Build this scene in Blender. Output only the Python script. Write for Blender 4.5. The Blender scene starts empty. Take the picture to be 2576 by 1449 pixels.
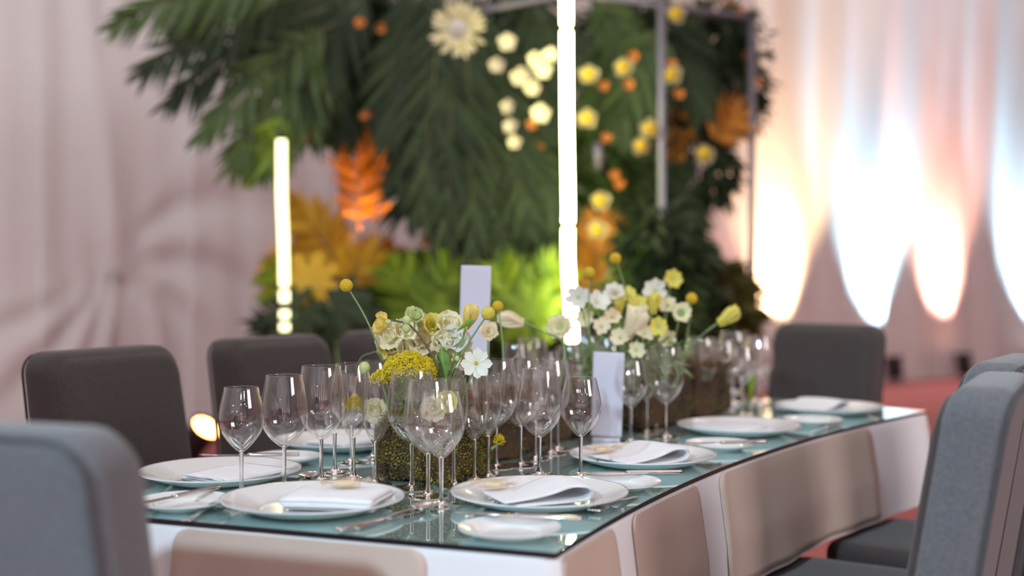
import bpy, bmesh, math, random
from mathutils import Vector, Matrix, noise
random.seed(7)
PI = math.pi
scene = bpy.context.scene
COL = scene.collection

# ------------------------------------------------------------------ camera
FPX, CX, CY, YH, CAMH = 3050.0, 1288.0, 724.5, 695.0, 1.165
PITCH = math.atan((CY - YH) / FPX)
cam_d = bpy.data.cameras.new('camera'); cam = bpy.data.objects.new('camera', cam_d); COL.objects.link(cam)
cam.location = (0, 0, CAMH); cam.rotation_euler = (PI/2 - PITCH, 0, 0)
cam_d.sensor_width = 36.0; cam_d.lens = FPX / 2576.0 * 36.0
cam_d.clip_start = 0.05; cam_d.clip_end = 200
cam_d.dof.use_dof = True; cam_d.dof.focus_distance = 2.42; cam_d.dof.aperture_fstop = 1.3
scene.camera = cam

def ray(px, py):
    x, z = (px - CX) / FPX, -(py - CY) / FPX
    c, s = math.cos(PITCH), math.sin(PITCH)
    return Vector((x, c + z * s, -s + z * c))
def P(px, py, d):
    """point seen at a pixel, d metres in front of the camera"""
    r = ray(px, py); r = r * (d / r.y); return Vector((r.x, r.y, r.z + CAMH))
def onplane(px, py, z):
    r = ray(px, py); t = (z - CAMH) / r.z; return Vector((r.x * t, r.y * t, z))

# ------------------------------------------------------------------ world, lights, exposure
world = bpy.data.worlds.new('world'); scene.world = world; world.use_nodes = True
bg = world.node_tree.nodes['Background']; bg.inputs[0].default_value = (0.85, 0.78, 0.82, 1); bg.inputs[1].default_value = 0.03
scene.view_settings.view_transform = 'Standard'; scene.view_settings.look = 'None'
scene.view_settings.exposure = 0.0; scene.view_settings.gamma = 1.0; scene.view_settings.use_curve_mapping = False
scene.cycles.max_bounces = 16; scene.cycles.transmission_bounces = 14; scene.cycles.transparent_max_bounces = 40
scene.cycles.glossy_bounces = 8; scene.cycles.sample_clamp_indirect = 6.0

def aim(o, target):
    o.rotation_euler = (Vector(target) - o.location).to_track_quat('-Z', 'Y').to_euler()
def spot(name, loc, target, power, color, size, blend=0.8, radius=0.05, parent=None):
    l = bpy.data.lights.new(name, 'SPOT'); l.energy = power; l.color = color; l.spot_size = math.radians(size)
    l.spot_blend = blend; l.shadow_soft_size = radius
    o = bpy.data.objects.new(name, l); COL.objects.link(o); o.location = loc; aim(o, target)
    return o
def area(name, loc, target, power, color, sx, sy):
    l = bpy.data.lights.new(name, 'AREA'); l.energy = power; l.color = color; l.shape = 'RECTANGLE'; l.size = sx; l.size_y = sy
    o = bpy.data.objects.new(name, l); COL.objects.link(o); o.location = loc; aim(o, target); return o
# cool truss spot behind and left of the camera that washes the near end of the table
spot('truss_key_spot', (-2.6, -2.6, 3.3), (0.20, 1.95, 0.88), 1000, (0.58, 0.84, 1.0), 29, 1.0, 0.10)
# soft house lights of the hall, high above the table and before the drape, plus an added side fill
area('hall_ceiling_light', (0.6, 3.0, 5.6), (0.6, 3.0, 0), 45, (1.0, 0.95, 0.93), 3.0, 3.0)
area('side_fill_light', (6.5, -1.5, 3.8), (0.6, 2.8, 0.6), 215, (1.0, 0.94, 0.93), 2.5, 2.0)  # fill added from the right to brighten the long side of the cloth
area('hall_wall_light', (-3.6, 3.2, 5.5), (-2.6, 9.6, 1.6), 125, (0.95, 0.97, 1.0), 3.0, 1.5)
# uplights on the drapes behind the camera; their columns of light streak the glasses
for i, x in enumerate((-5.0, -3.4, -1.8, -0.2, 1.4, 3.0, 4.6, 6.2)):
    spot('hall_uplight_beam', (x, -6.6, 0.2), (x, -7.0, 3.2), 800, (0.75, 0.88, 1.0) if i % 2 else (1.0, 0.74, 0.62), 50, 1.0, 0.07)
# small truss lamps whose images sparkle in the glasses
LAMPS = [(-4.2 + 8.4 * i / 7, -3.4 + 0.25 * (i % 2), 3.1 + 0.5 * ((i * 3) % 4) / 3, 10) for i in range(8)] + [(x, y, z, 11) for x, y, z in
         [(-3.4, 0.2, 3.6), (-3.0, 1.6, 3.7), (3.4, -0.8, 3.6), (3.6, 0.8, 3.7), (3.8, 2.4, 3.8), (4.0, 4.2, 3.8), (-3.2, 3.2, 3.9), (1.2, -5.0, 2.2), (-1.8, -5.0, 2.4)]]
for i, (x, y, z, e) in enumerate(LAMPS):
    l = bpy.data.lights.new('truss_lamp', 'POINT'); l.energy = e; l.color = (0.86, 0.93, 1.0); l.shadow_soft_size = 0.048
    o = bpy.data.objects.new('truss_lamp', l); COL.objects.link(o); o.location = (x, y, z)

# ------------------------------------------------------------------ materials
def new_mat(name):
    m = bpy.data.materials.new(name); m.use_nodes = True; nt = m.node_tree
    return m, nt, nt.nodes['Principled BSDF'], nt.nodes
def mat(name, col, rough=0.5, metal=0.0, var=0.12, scale=30.0, bump=0.0, bscale=None, trans=0.0, sub=0.0, sheen=0.0, island=None, spec=0.5, coat=0.0, col2=None):
    m, nt, b, N = new_mat(name); L = nt.links
    c2 = col2 if col2 else tuple(c * (1 - var) for c in col); c1 = tuple(min(1, c * (1 + var)) for c in col) if not col2 else col
    tc = N.new('ShaderNodeTexCoord'); nz = N.new('ShaderNodeTexNoise'); nz.inputs['Scale'].default_value = scale; nz.inputs['Detail'].default_value = 4
    L.new(tc.outputs['Object'], nz.inputs['Vector'])
    mx = N.new('ShaderNodeMix'); mx.data_type = 'RGBA'
    mx.inputs[6].default_value = (*c2, 1); mx.inputs[7].default_value = (*c1, 1)
    if island:
        g = N.new('ShaderNodeNewGeometry'); L.new(g.outputs['Random Per Island'], mx.inputs[0])
    else:
        rmp = N.new('ShaderNodeMapRange'); rmp.inputs[1].default_value = 0.3; rmp.inputs[2].default_value = 0.7
        L.new(nz.outputs['Fac'], rmp.inputs[0]); L.new(rmp.outputs[0], mx.inputs[0])
    L.new(mx.outputs[2], b.inputs['Base Color'])
    b.inputs['Roughness'].default_value = rough; b.inputs['Metallic'].default_value = metal
    b.inputs['Specular IOR Level'].default_value = spec
    if sheen: b.inputs['Sheen Weight'].default_value = sheen
    if coat: b.inputs['Coat Weight'].default_value = coat
    if bump:
        n2 = N.new('ShaderNodeTexNoise'); n2.inputs['Scale'].default_value = bscale or scale * 8; n2.inputs['Detail'].default_value = 3
        L.new(tc.outputs['Object'], n2.inputs['Vector'])
        bp = N.new('ShaderNodeBump'); bp.inputs['Strength'].default_value = bump; bp.inputs['Distance'].default_value = 0.004
        L.new(n2.outputs['Fac'], bp.inputs['Height']); L.new(bp.outputs[0], b.inputs['Normal'])
    if trans:
        out = N['Material Output']; tr = N.new('ShaderNodeBsdfTranslucent'); L.new(mx.outputs[2], tr.inputs['Color'])
        ms = N.new('ShaderNodeMixShader'); ms.inputs[0].default_value = trans
        L.new(b.outputs[0], ms.inputs[1]); L.new(tr.outputs[0], ms.inputs[2]); L.new(ms.outputs[0], out.inputs['Surface'])
    return m
def emit(name, col, strength):
    m, nt, b, N = new_mat(name); b.inputs['Base Color'].default_value = (*col, 1)
    b.inputs['Emission Color'].default_value = (*col, 1); b.inputs['Emission Strength'].default_value = strength
    return m
M = {}
M['seatfab'] = mat('dark_brown_upholstery', (0.058, 0.049, 0.048), 0.92, var=0.16, scale=160, bump=0.25, bscale=700, sheen=0.2, spec=0.2)
M['fabric'] = mat('grey_upholstery', (0.140, 0.150, 0.162), 0.9, var=0.16, scale=160, bump=0.25, bscale=700, sheen=0.25, spec=0.2)
M['piping'] = mat('dark_piping', (0.075, 0.075, 0.08), 0.9, var=0.1, scale=100)
M['leg'] = mat('dark_wood_leg', (0.03, 0.022, 0.018), 0.4, scale=20)
M['cloth'] = mat('white_tablecloth', (0.82, 0.82, 0.84), 0.85, var=0.03, scale=6, bump=0.08, bscale=600, sheen=0.1, spec=0.2)
M['beige'] = mat('beige_runner', (0.56, 0.445, 0.375), 0.8, var=0.05, scale=5, bump=0.08, bscale=600, sheen=0.15, spec=0.2)
M['wood'] = mat('table_wood', (0.25, 0.17, 0.1), 0.6, scale=12)
M['china'] = mat('white_china', (0.74, 0.74, 0.73), 0.10, var=0.01, scale=4, spec=0.5)
M['napkin'] = mat('white_linen', (0.76, 0.76, 0.78), 0.9, var=0.03, scale=30, bump=0.12, bscale=900, sheen=0.1, spec=0.2)
M['steel'] = mat('polished_steel', (0.72, 0.70, 0.69), 0.13, metal=1.0, var=0.03, scale=10)
M['card'] = mat('pale_lilac_card', (0.62, 0.60, 0.70), 0.7, var=0.02, scale=10)
M['bark'] = mat('bark', (0.10, 0.055, 0.025), 0.95, scale=14, col2=(0.025, 0.014, 0.008), bump=0.8, bscale=60)
M['moss'] = mat('moss', (0.40, 0.36, 0.06), 0.95, col2=(0.15, 0.12, 0.03), scale=40, island=True, trans=0.15)
M['moss_brown'] = mat('brown_moss', (0.26, 0.18, 0.05), 0.95, col2=(0.08, 0.045, 0.02), scale=40, island=True)
M['stem'] = mat('green_stem', (0.20, 0.30, 0.12), 0.5, var=0.15, scale=40)
M['twig'] = mat('dark_twig', (0.08, 0.09, 0.04), 0.6, var=0.15, scale=40)
M['leafg'] = mat('fresh_leaf', (0.16, 0.32, 0.06), 0.45, var=0.15, scale=40, trans=0.3)
M['palebud'] = mat('pale_green_bud', (0.55, 0.62, 0.28), 0.5, var=0.1, scale=60, trans=0.2)
M['crasp'] = mat('golden_ball_flower', (0.80, 0.56, 0.03), 0.8, col2=(0.55, 0.34, 0.01), scale=420, bump=0.8, bscale=500)
M['crasp_pale'] = mat('pale_ball_flower', (0.82, 0.68, 0.12), 0.8, col2=(0.62, 0.5, 0.06), scale=420, bump=0.8, bscale=500)
M['yarrow'] = mat('yarrow_gold', (0.92, 0.74, 0.03), 0.8, col2=(0.60, 0.46, 0.01), scale=60, island=True)
def petal_mat(n, c, c2=None): return mat(n, c, 0.55, col2=c2, var=0.05, scale=50, trans=0.30, sheen=0.1)
M['cream'] = petal_mat('cream_petal', (0.93, 0.90, 0.68), (0.92, 0.85, 0.54))
M['whitep'] = petal_mat('white_petal', (0.88, 0.88, 0.82), (0.84, 0.85, 0.74))
M['peach'] = petal_mat('peach_petal', (0.94, 0.80, 0.56), (0.95, 0.88, 0.68))
M['yellowp'] = petal_mat('yellow_petal', (0.88, 0.68, 0.14), (0.88, 0.76, 0.26))
M['lemon'] = petal_mat('lemon_petal', (0.86, 0.80, 0.20), (0.82, 0.72, 0.10))
M['dusk'] = petal_mat('dusky_petal', (0.60, 0.54, 0.38), (0.50, 0.46, 0.30))
M['gold'] = mat('flower_eye', (0.62, 0.42, 0.03), 0.8, col2=(0.30, 0.34, 0.06), scale=300)
M['orangep'] = petal_mat('orange_petal', (0.86, 0.28, 0.06), (0.80, 0.38, 0.10))
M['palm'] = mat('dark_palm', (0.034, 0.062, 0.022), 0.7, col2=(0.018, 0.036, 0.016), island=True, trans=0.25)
M['palm_lit'] = mat('palm_green_lit', (0.09, 0.16, 0.03), 0.5, col2=(0.035, 0.075, 0.018), island=True, trans=0.3)  # brighter copy of the palm green, glow of the tubes painted in
M['lime'] = mat('lime_foliage', (0.30, 0.44, 0.02), 0.5, col2=(0.10, 0.21, 0.02), island=True, trans=0.4)
M['olive'] = mat('olive_foliage', (0.16, 0.15, 0.03), 0.6, col2=(0.06, 0.07, 0.02), island=True, trans=0.3)
M['orange'] = mat('orange_foliage', (0.72, 0.30, 0.03), 0.6, col2=(0.42, 0.16, 0.015), island=True, trans=0.3)
M['amber'] = mat('amber_foliage', (0.80, 0.52, 0.03), 0.6, col2=(0.55, 0.32, 0.02), island=True, trans=0.35)
M['post'] = mat('grey_steel_tube', (0.26, 0.26, 0.32), 0.35, metal=0.6, var=0.1, scale=4)
M['rust_post'] = mat('plum_steel_tube', (0.20, 0.10, 0.11), 0.5, metal=0.3, var=0.1, scale=4)
M['black'] = mat('black_housing', (0.015, 0.015, 0.018), 0.5, var=0.2, scale=10)
M['led'] = emit('led_tube_light', (1.0, 0.97, 0.45), 34.0)
M['led_dim'] = emit('led_tube_soft', (1.0, 0.95, 0.52), 3.2)
M['curtain'] = mat('white_drape', (0.77, 0.755, 0.755), 0.85, var=0.02, scale=2, sheen=0.2, spec=0.2, trans=0.0)
M['carpet'] = mat('red_carpet', (0.42, 0.115, 0.105), 0.95, var=0.12, scale=60, bump=0.3, bscale=500)
M['edge'] = mat('dark_mirror_edge', (0.02, 0.016, 0.02), 0.25, var=0.1, scale=10)

def mirror_mat():
    m, nt, b, N = new_mat('teal_mirror'); L = nt.links
    b.inputs['Base Color'].default_value = (0.66, 0.86, 0.85, 1); b.inputs['Metallic'].default_value = 1.0; b.inputs['Roughness'].default_value = 0.025
    d = N.new('ShaderNodeBsdfDiffuse'); d.inputs['Color'].default_value = (0.55, 0.74, 0.73, 1)
    tc = N.new('ShaderNodeTexCoord'); nz = N.new('ShaderNodeTexNoise'); nz.inputs['Scale'].default_value = 9
    L.new(tc.outputs['Object'], nz.inputs['Vector'])
    mr = N.new('ShaderNodeMapRange'); mr.inputs[3].default_value = 0.12; mr.inputs[4].default_value = 0.22; L.new(nz.outputs['Fac'], mr.inputs[0])
    ms = N.new('ShaderNodeMixShader'); L.new(mr.outputs[0], ms.inputs[0]); L.new(b.outputs[0], ms.inputs[1]); L.new(d.outputs[0], ms.inputs[2])
    L.new(ms.outputs[0], N['Material Output'].inputs['Surface']); return m
M['mirror'] = mirror_mat()
def thin_glass():
    m, nt, b, N = new_mat('thin_bowl_glass'); L = nt.links
    t = N.new('ShaderNodeBsdfTransparent'); t.inputs[0].default_value = (0.985, 0.985, 0.985, 1)
    g = N.new('ShaderNodeBsdfGlossy'); g.inputs['Roughness'].default_value = 0.015; g.inputs[0].default_value = (0.95, 0.95, 0.95, 1)
    lw = N.new('ShaderNodeLayerWeight'); lw.inputs[0].default_value = 0.5
    pw = N.new('ShaderNodeMath'); pw.operation = 'POWER'; pw.inputs[1].default_value = 3.3; L.new(lw.outputs['Facing'], pw.inputs[0])
    ma = N.new('ShaderNodeMath'); ma.operation = 'MULTIPLY_ADD'; ma.inputs[1].default_value = 0.92; ma.inputs[2].default_value = 0.06; L.new(pw.outputs[0], ma.inputs[0])
    ms = N.new('ShaderNodeMixShader'); L.new(ma.outputs[0], ms.inputs[0]); L.new(t.outputs[0], ms.inputs[1]); L.new(g.outputs[0], ms.inputs[2])
    L.new(ms.outputs[0], N['Material Output'].inputs['Surface']); return m
def solid_glass(name, col=(1, 1, 1)):
    m, nt, b, N = new_mat(name)
    b.inputs['Base Color'].default_value = (*col, 1); b.inputs['Roughness'].default_value = 0.0
    b.inputs['Transmission Weight'].default_value = 1.0; b.inputs['IOR'].default_value = 1.5; return m
M['bowl'] = thin_glass(); M['glass'] = solid_glass('clear_stem_glass')
def cello():
    m, nt, b, N = new_mat('clear_wrap'); L = nt.links
    t = N.new('ShaderNodeBsdfTransparent'); t.inputs[0].default_value = (0.97, 0.93, 0.88, 1)
    b.inputs['Base Color'].default_value = (0.8, 0.72, 0.6, 1); b.inputs['Roughness'].default_value = 0.12
    ms = N.new('ShaderNodeMixShader'); ms.inputs[0].default_value = 0.18; L.new(t.outputs[0], ms.inputs[1]); L.new(b.outputs[0], ms.inputs[2])
    L.new(ms.outputs[0], N['Material Output'].inputs['Surface']); return m
M['cello'] = cello()

# ------------------------------------------------------------------ object helpers
def mesh(name, verts, faces, smooth=True):
    me = bpy.data.meshes.new(name); me.from_pydata([tuple(v) for v in verts], [], faces); me.update()
    if smooth:
        for p in me.polygons: p.use_smooth = True
    return me
def obj(name, me, material=None, parent=None, loc=None):
    if material is not None and not me.materials: me.materials.append(M[material] if isinstance(material, str) else material)
    o = bpy.data.objects.new(name, me); COL.objects.link(o)
    if parent: o.parent = parent
    if loc is not None: o.location = loc
    return o
def thing(name, label, cat, loc=(0, 0, 0), rot=(0, 0, 0), group=None):
    o = bpy.data.objects.new(name, None); COL.objects.link(o); o.empty_display_size = 0.05
    o.location = loc; o.rotation_euler = rot; o['label'] = label; o['category'] = cat
    if group: o['group'] = group
    return o
def tag(o, label, cat, group=None):
    o['label'] = label; o['category'] = cat
    if group: o['group'] = group
    return o
def stuff(o): o['kind'] = 'stuff'; return o
def structure(o): o['kind'] = 'structure'; return o
def copy_tree(o, parent=None):
    c = o.copy(); COL.objects.link(c); c.parent = parent
    for ch in list(o.children): copy_tree(ch, c)
    return c
def place(o, loc, rz=0.0, label=None, group=None):
    o.location = loc; o.rotation_euler = (0, 0, rz)
    if label: o['label'] = label
    if group: o['group'] = group
    return o

class MB:
    def __init__(s): s.v = []; s.f = []
    def add(s, v, f, T=None):
        n = len(s.v); s.v += [T @ Vector(p) for p in v] if T is not None else [Vector(p) for p in v]
        s.f += [tuple(i + n for i in q) for q in f]; return s
    def build(s, name, material, parent=None, loc=None, smooth=True, rel=None):
        v = [p - Vector(rel) for p in s.v] if rel is not None else s.v
        return obj(name, mesh(name, v, s.f, smooth), material, parent, loc)

def catmull(pts, n=6):
    out = []; p = [Vector(q) for q in pts]
    for i in range(len(p) - 1):
        p0 = p[max(i - 1, 0)]; p1 = p[i]; p2 = p[i + 1]; p3 = p[min(i + 2, len(p) - 1)]
        for k in range(n):
            t = k / n
            out.append(0.5 * ((2 * p1) + (p2 - p0) * t + (2 * p0 - 5 * p1 + 4 * p2 - p3) * t * t + (3 * p1 - p0 - 3 * p2 + p3) * t ** 3))
    out.append(p[-1]); return out
def lathe(prof, seg=40, closed=False):
    v, f = [], []; n = len(prof)
    for (r, z) in prof:
        for k in range(seg):
            a = 2 * PI * k / seg; v.append((r * math.cos(a), r * math.sin(a), z))
    m = n if closed else n - 1
    for i in range(m):
        j = (i + 1) % n
        for k in range(seg):
            q = (k + 1) % seg; f.append((i * seg + k, i * seg + q, j * seg + q, j * seg + k))
    return v, f
def tube(pts, rad, seg=8, caps=True):
    pts = [Vector(p) for p in pts]; n = len(pts); rs = rad if isinstance(rad, (list, tuple)) else [rad] * n
    v, f = [], []; up = None
    for i in range(n):
        d = (pts[min(i + 1, n - 1)] - pts[max(i - 1, 0)]).normalized()
        if up is None: up = d.orthogonal().normalized()
        up = (up - d * up.dot(d)).normalized(); side = d.cross(up)
        for k in range(seg):
            a = 2 * PI * k / seg; v.append(pts[i] + (up * math.cos(a) + side * math.sin(a)) * rs[i])
    for i in range(n - 1):
        for k in range(seg):
            q = (k + 1) % seg; f.append((i * seg + k, i * seg + q, (i + 1) * seg + q, (i + 1) * seg + k))
    if caps: f.append(tuple(range(seg - 1, -1, -1))); f.append(tuple((n - 1) * seg + k for k in range(seg)))
    return v, f
def rrect(w, h, r_top, r_bot, n=6):
    """rounded outline in x,z; z from 0 to h, counter-clockwise"""
    o = []
    for (cx, cz, r, a0) in ((w/2 - r_bot, r_bot, r_bot, -PI/2), (w/2 - r_top, h - r_top, r_top, 0), (-w/2 + r_top, h - r_top, r_top, PI/2), (-w/2 + r_bot, r_bot, r_bot, PI)):
        for k in range(n + 1):
            a = a0 + PI/2 * k / n; o.append((cx + r * math.cos(a), cz + r * math.sin(a)))
    return o
def slab(outline, th, er, n=4, rows=1):
    """pillow slab: outline in x,z, thickness th along y, edge radius er; faces filled by scaled inner rings"""
    cx = sum(p[0] for p in outline) / len(outline); cz = sum(p[1] for p in outline) / len(outline)
    w = max(abs(p[0] - cx) for p in outline); h = max(abs(p[1] - cz) for p in outline)
    rings = []
    def ring(inset, y):
        rings.append([(cx + (p[0] - cx) * (1 - inset / w), y, cz + (p[1] - cz) * (1 - inset / h)) for p in outline])
    inner = [0.94, 0.75, 0.5, 0.25]
    for q in inner: ring(er + (1 - 0) * (w - er) * q * 0.999 if False else er + (min(w, h) - er) * q, -th/2)
    for k in range(n + 1):
        a = PI/2 * k / n; ring(er * (1 - math.sin(a)), -th/2 + er * (1 - math.cos(a)))
    for k in range(n + 1):
        a = PI/2 * (1 - k / n); ring(er * (1 - math.sin(a)), th/2 - er * (1 - math.cos(a)))
    for q in reversed(inner): ring(er + (min(w, h) - er) * q, th/2)
    m = len(outline); v = [p for r in rings for p in r]; f = []
    for i in range(len(rings) - 1):
        for k in range(m):
            q = (k + 1) % m; f.append((i * m + k, i * m + q, (i + 1) * m + q, (i + 1) * m + k))
    f.append(tuple(range(m - 1, -1, -1))); b = (len(rings) - 1) * m; f.append(tuple(b + k for k in range(m)))
    return [Vector(p) for p in v], f
def boxv(c, s):
    x, y, z = c; a, b, d = s[0]/2, s[1]/2, s[2]/2
    v = [(x+i*a, y+j*b, z+k*d) for i in (-1, 1) for j in (-1, 1) for k in (-1, 1)]
    return v, [(0,1,3,2),(4,6,7,5),(0,4,5,1),(2,3,7,6),(0,2,6,4),(1,5,7,3)]

# ------------------------------------------------------------------ table frame of reference (a curved table: ring segment)
CC = Vector((5.51, -0.278)); R0 = 5.836; RM = R0 + 0.6; W = 1.02; A0 = math.atan2(1.818 + 0.278, 5.51 - 0.067); LEN = 2.52
TZ = 0.75                                    # top of the mirror
def T(u, s, z=TZ):
    a = A0 + s / RM; r = R0 + u
    return Vector((CC.x - r * math.cos(a), CC.y + r * math.sin(a), z))
def ang(s): return A0 + s / RM
def dir_t(s): a = ang(s); return Vector((math.sin(a), math.cos(a), 0))
def dir_in(s): a = ang(s); return Vector((math.cos(a), -math.sin(a), 0))    # towards the inner (right) side
def pol(p):
    x, y = p.x - CC.x, p.y - CC.y
    return math.hypot(x, y) - R0, (math.atan2(y, -x) - A0) * RM
def head(d): return math.atan2(d.y, d.x) - PI/2        # local +y looks along d

# ------------------------------------------------------------------ setting: floor, draped walls
floor = structure(obj('floor', mesh('floor', [(-6.6, -7.6, 0), (10.6, -7.6, 0), (10.6, 18.5, 0), (-6.6, 18.5, 0)], [(0, 1, 2, 3)]), 'carpet'))
W0 = Vector((-2.5, 9.4, 0)); WD = Vector((7.1, 4.2, 0)).normalized(); WN = Vector((WD.y, -WD.x, 0))
def wall_at(px):
    k = (px - CX) / FPX; m = (k * W0.y - W0.x) / (WD.x - k * WD.y); return m
MP, ZP = wall_at(285), 1.18                     # where the drape is gathered
def drape(m, z):
    g = m - MP; dz = z - ZP; rr = math.hypot(g, dz); th = math.atan2(dz, g)
    o = 0.030 * math.sin(2 * PI * m / 0.62 + 0.6 * math.sin(z * 0.9)) + 0.014 * math.sin(2 * PI * m / 0.27 + 1.3)
    o *= min(1, 0.35 + max(0, (m - 2.0)) * 0.4) if m > 0 else (0.55 if g < 0 else 0.35)
    near = math.exp(-(rr / 1.7) ** 2) * min(1, rr / 0.55)
    sm = lambda x: 0 if x < 0 else (1 if x > 1 else x * x * (3 - 2 * x))
    tb = th + 0.62 * min(rr, 2.0)
    wr = sm((th + 1.35) / 0.4) * sm((1.25 - th) / 0.4); wl = sm((-1.75 - th) / 0.25) * sm((th + 3.0) / 0.3)
    o += near * wr * (0.050 * math.sin(8.5 * tb + 0.4) + 0.014 * math.sin(19 * tb)) + near * wl * (0.045 * math.sin(15.0 * th + 0.8) + 0.010 * math.sin(31 * th))
    o -= 0.05 * math.exp(-(rr / 0.22) ** 2)
    o += 0.06 * math.exp(-((m - MP - 0.02 + 0.10 * (z - ZP)) / 0.10) ** 2) * (1 if z > ZP else 0.0)
    return o
mb = MB(); nm, nz_ = 560, 70; m0, m1, zt = -9.0, 17.0, 6.0
# denser columns in view
ms_ = sorted([m0 + (m1 - m0) * i / 260 for i in range(261)] + [-2.2 + 4.4 * i / 240 for i in range(241)])
for j in range(nz_ + 1):
    z = zt * j / nz_
    for m in ms_:
        p = W0 + WD * m + WN * drape(m, z); mb.v.append(Vector((p.x, p.y, z)))
nmm = len(ms_)
for j in range(nz_):
    for i in range(nmm - 1): mb.f.append((j * nmm + i, j * nmm + i + 1, (j + 1) * nmm + i + 1, (j + 1) * nmm + i))
wb = structure(mb.build('wall_back', 'curtain'))
def plain_drape(name, a, b, n_):
    a, b = Vector(a), Vector(b); d = b - a; nn = Vector((-d.y, d.x, 0)).normalized(); mb = MB(); k = int(d.length / 0.08)
    for z in (0, 2, 4, 6):
        for i in range(k + 1):
            p = a + d * i / k + nn * (0.05 * math.sin(i * 0.8) + 0.02 * math.sin(i * 1.9)); mb.v.append(Vector((p.x, p.y, z)))
    for j in range(3):
        for i in range(k): mb.f.append((j*(k+1)+i, j*(k+1)+i+1, (j+1)*(k+1)+i+1, (j+1)*(k+1)+i))
    return structure(mb.build(name, 'curtain'))
plain_drape('wall_left', (-6.0, -7, 0), (-6.0, 7.6, 0), 1)
plain_drape('wall_right', (10.0, -7, 0), (10.0, 17.0, 0), 1)
plain_drape('wall_front', (-6.0, -7, 0), (10.0, -7, 0), 1)
structure(obj('ceiling', mesh('ceiling', [(-6.6, -7.6, 6.0), (10.6, -7.6, 6.0), (10.6, 18.5, 6.0), (-6.6, 18.5, 6.0)], [(3, 2, 1, 0)]), 'curtain'))
# tie cord at the gather
tp = W0 + WD * MP + WN * 0.04
t = thing('drape_tie', 'pale cloth tie gathering the white drape behind the dark chairs', 'drape tie', (tp.x, tp.y, ZP))
MB().add(*tube([(0.05 * math.cos(a) * WD.x, 0.05 * math.cos(a) * WD.y - 0.03 * math.sin(a), 0.03 * math.sin(a)) for a in [2 * PI * k / 16 for k in range(17)]], 0.012, 8)).build('band', 'curtain', t)
MB().add(*tube([(0, -0.03, -0.02), (0.01, -0.04, -0.25), (-0.01, -0.04, -0.55)], [0.012, 0.016, 0.02], 8)).build('tail', 'curtain', t)

# ------------------------------------------------------------------ uplights along the draped wall
def make_par():
    t = thing('uplight', '', 'uplight')
    MB().add(*lathe([(0.0, 0.0), (0.075, 0.0), (0.085, 0.02), (0.085, 0.20), (0.098, 0.23), (0.098, 0.25), (0.082, 0.25), (0.080, 0.235), (0.0, 0.235)], 28)).build('can', 'black', t)
    y = MB()
    for s in (-1, 1): y.add(*tube([(s * 0.115, 0, -0.03), (s * 0.115, 0, 0.13), (s * 0.085, 0, 0.13)], 0.008, 8))
    y.add(*tube([(-0.115, 0, -0.03), (0.115, 0, -0.03)], 0.008, 8)); y.build('yoke', 'black', t)
    return t
lens_me = mesh('lens', *lathe([(0.0005, 0.2365), (0.04, 0.240), (0.078, 0.2375)], 28))
par = make_par()
def uplight(loc, target, color, power, label, size, lens_strength, first=[True], radius=0.07):
    o = par if first[0] else copy_tree(par); first[0] = False
    o.location = loc; d = (Vector(target) - Vector(loc)).normalized(); o.rotation_euler = d.to_track_quat('Z', 'Y').to_euler()
    o['label'] = label; o['group'] = 'floor uplights'
    me = lens_me.copy(); me.materials.clear(); me.materials.append(emit('uplight_lens', color, lens_strength)); obj('lens', me, None, o)
    spot('uplight_beam', Vector(loc) + d * 0.26, target, power, color, size, 1.0, radius)
def wp(px, off, z):
    m = wall_at(px); p = W0 + WD * m + WN * off; return Vector((p.x, p.y, z))
WARM, COOL, PEACH = (1.0, 0.62, 0.34), (0.52, 0.82, 1.0), (1.0, 0.46, 0.34)
uplight(wp(1945, 0.30, 0.06), wp(1958, 0.0, 2.6), WARM, 2000, 'warm uplight at the drape foot behind the far chair', 58, 6)
uplight(wp(2200, 0.30, 0.06), wp(2188, 0.0, 2.6), COOL, 1900, 'cool white uplight at the drape foot right of the far chair', 58, 6)
uplight(wp(2375, 0.30, 0.06), wp(2350, 0.0, 2.6), PEACH, 1600, 'peach uplight at the drape foot above the right grey chairs', 58, 6)
uplight(wp(2590, 0.30, 0.06), wp(2575, 0.0, 2.6), COOL, 1900, 'cool white uplight at the drape foot at the right picture edge', 58, 6)
uplight(wp(1760, 0.6, 0.06), wp(1770, 0.0, 2.6), PEACH, 90, 'dim peach uplight at the drape foot behind the plants', 80, 4)
q_ = P(905, 700, 6.35); uplight(Vector((q_.x, q_.y, 0.95)), P(925, 380, 6.85), (1.0, 0.50, 0.10), 95, 'amber uplight clamped low on the plum post under the orange foliage', 70, 10)
fl = onplane(470, 1160, 0.0)
uplight(Vector((fl.x, fl.y, 0.05)), P(980, 450, 6.8), (1.0, 0.50, 0.12), 160, 'glowing amber uplight on the red carpet between two dark chairs', 60, 30)

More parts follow.
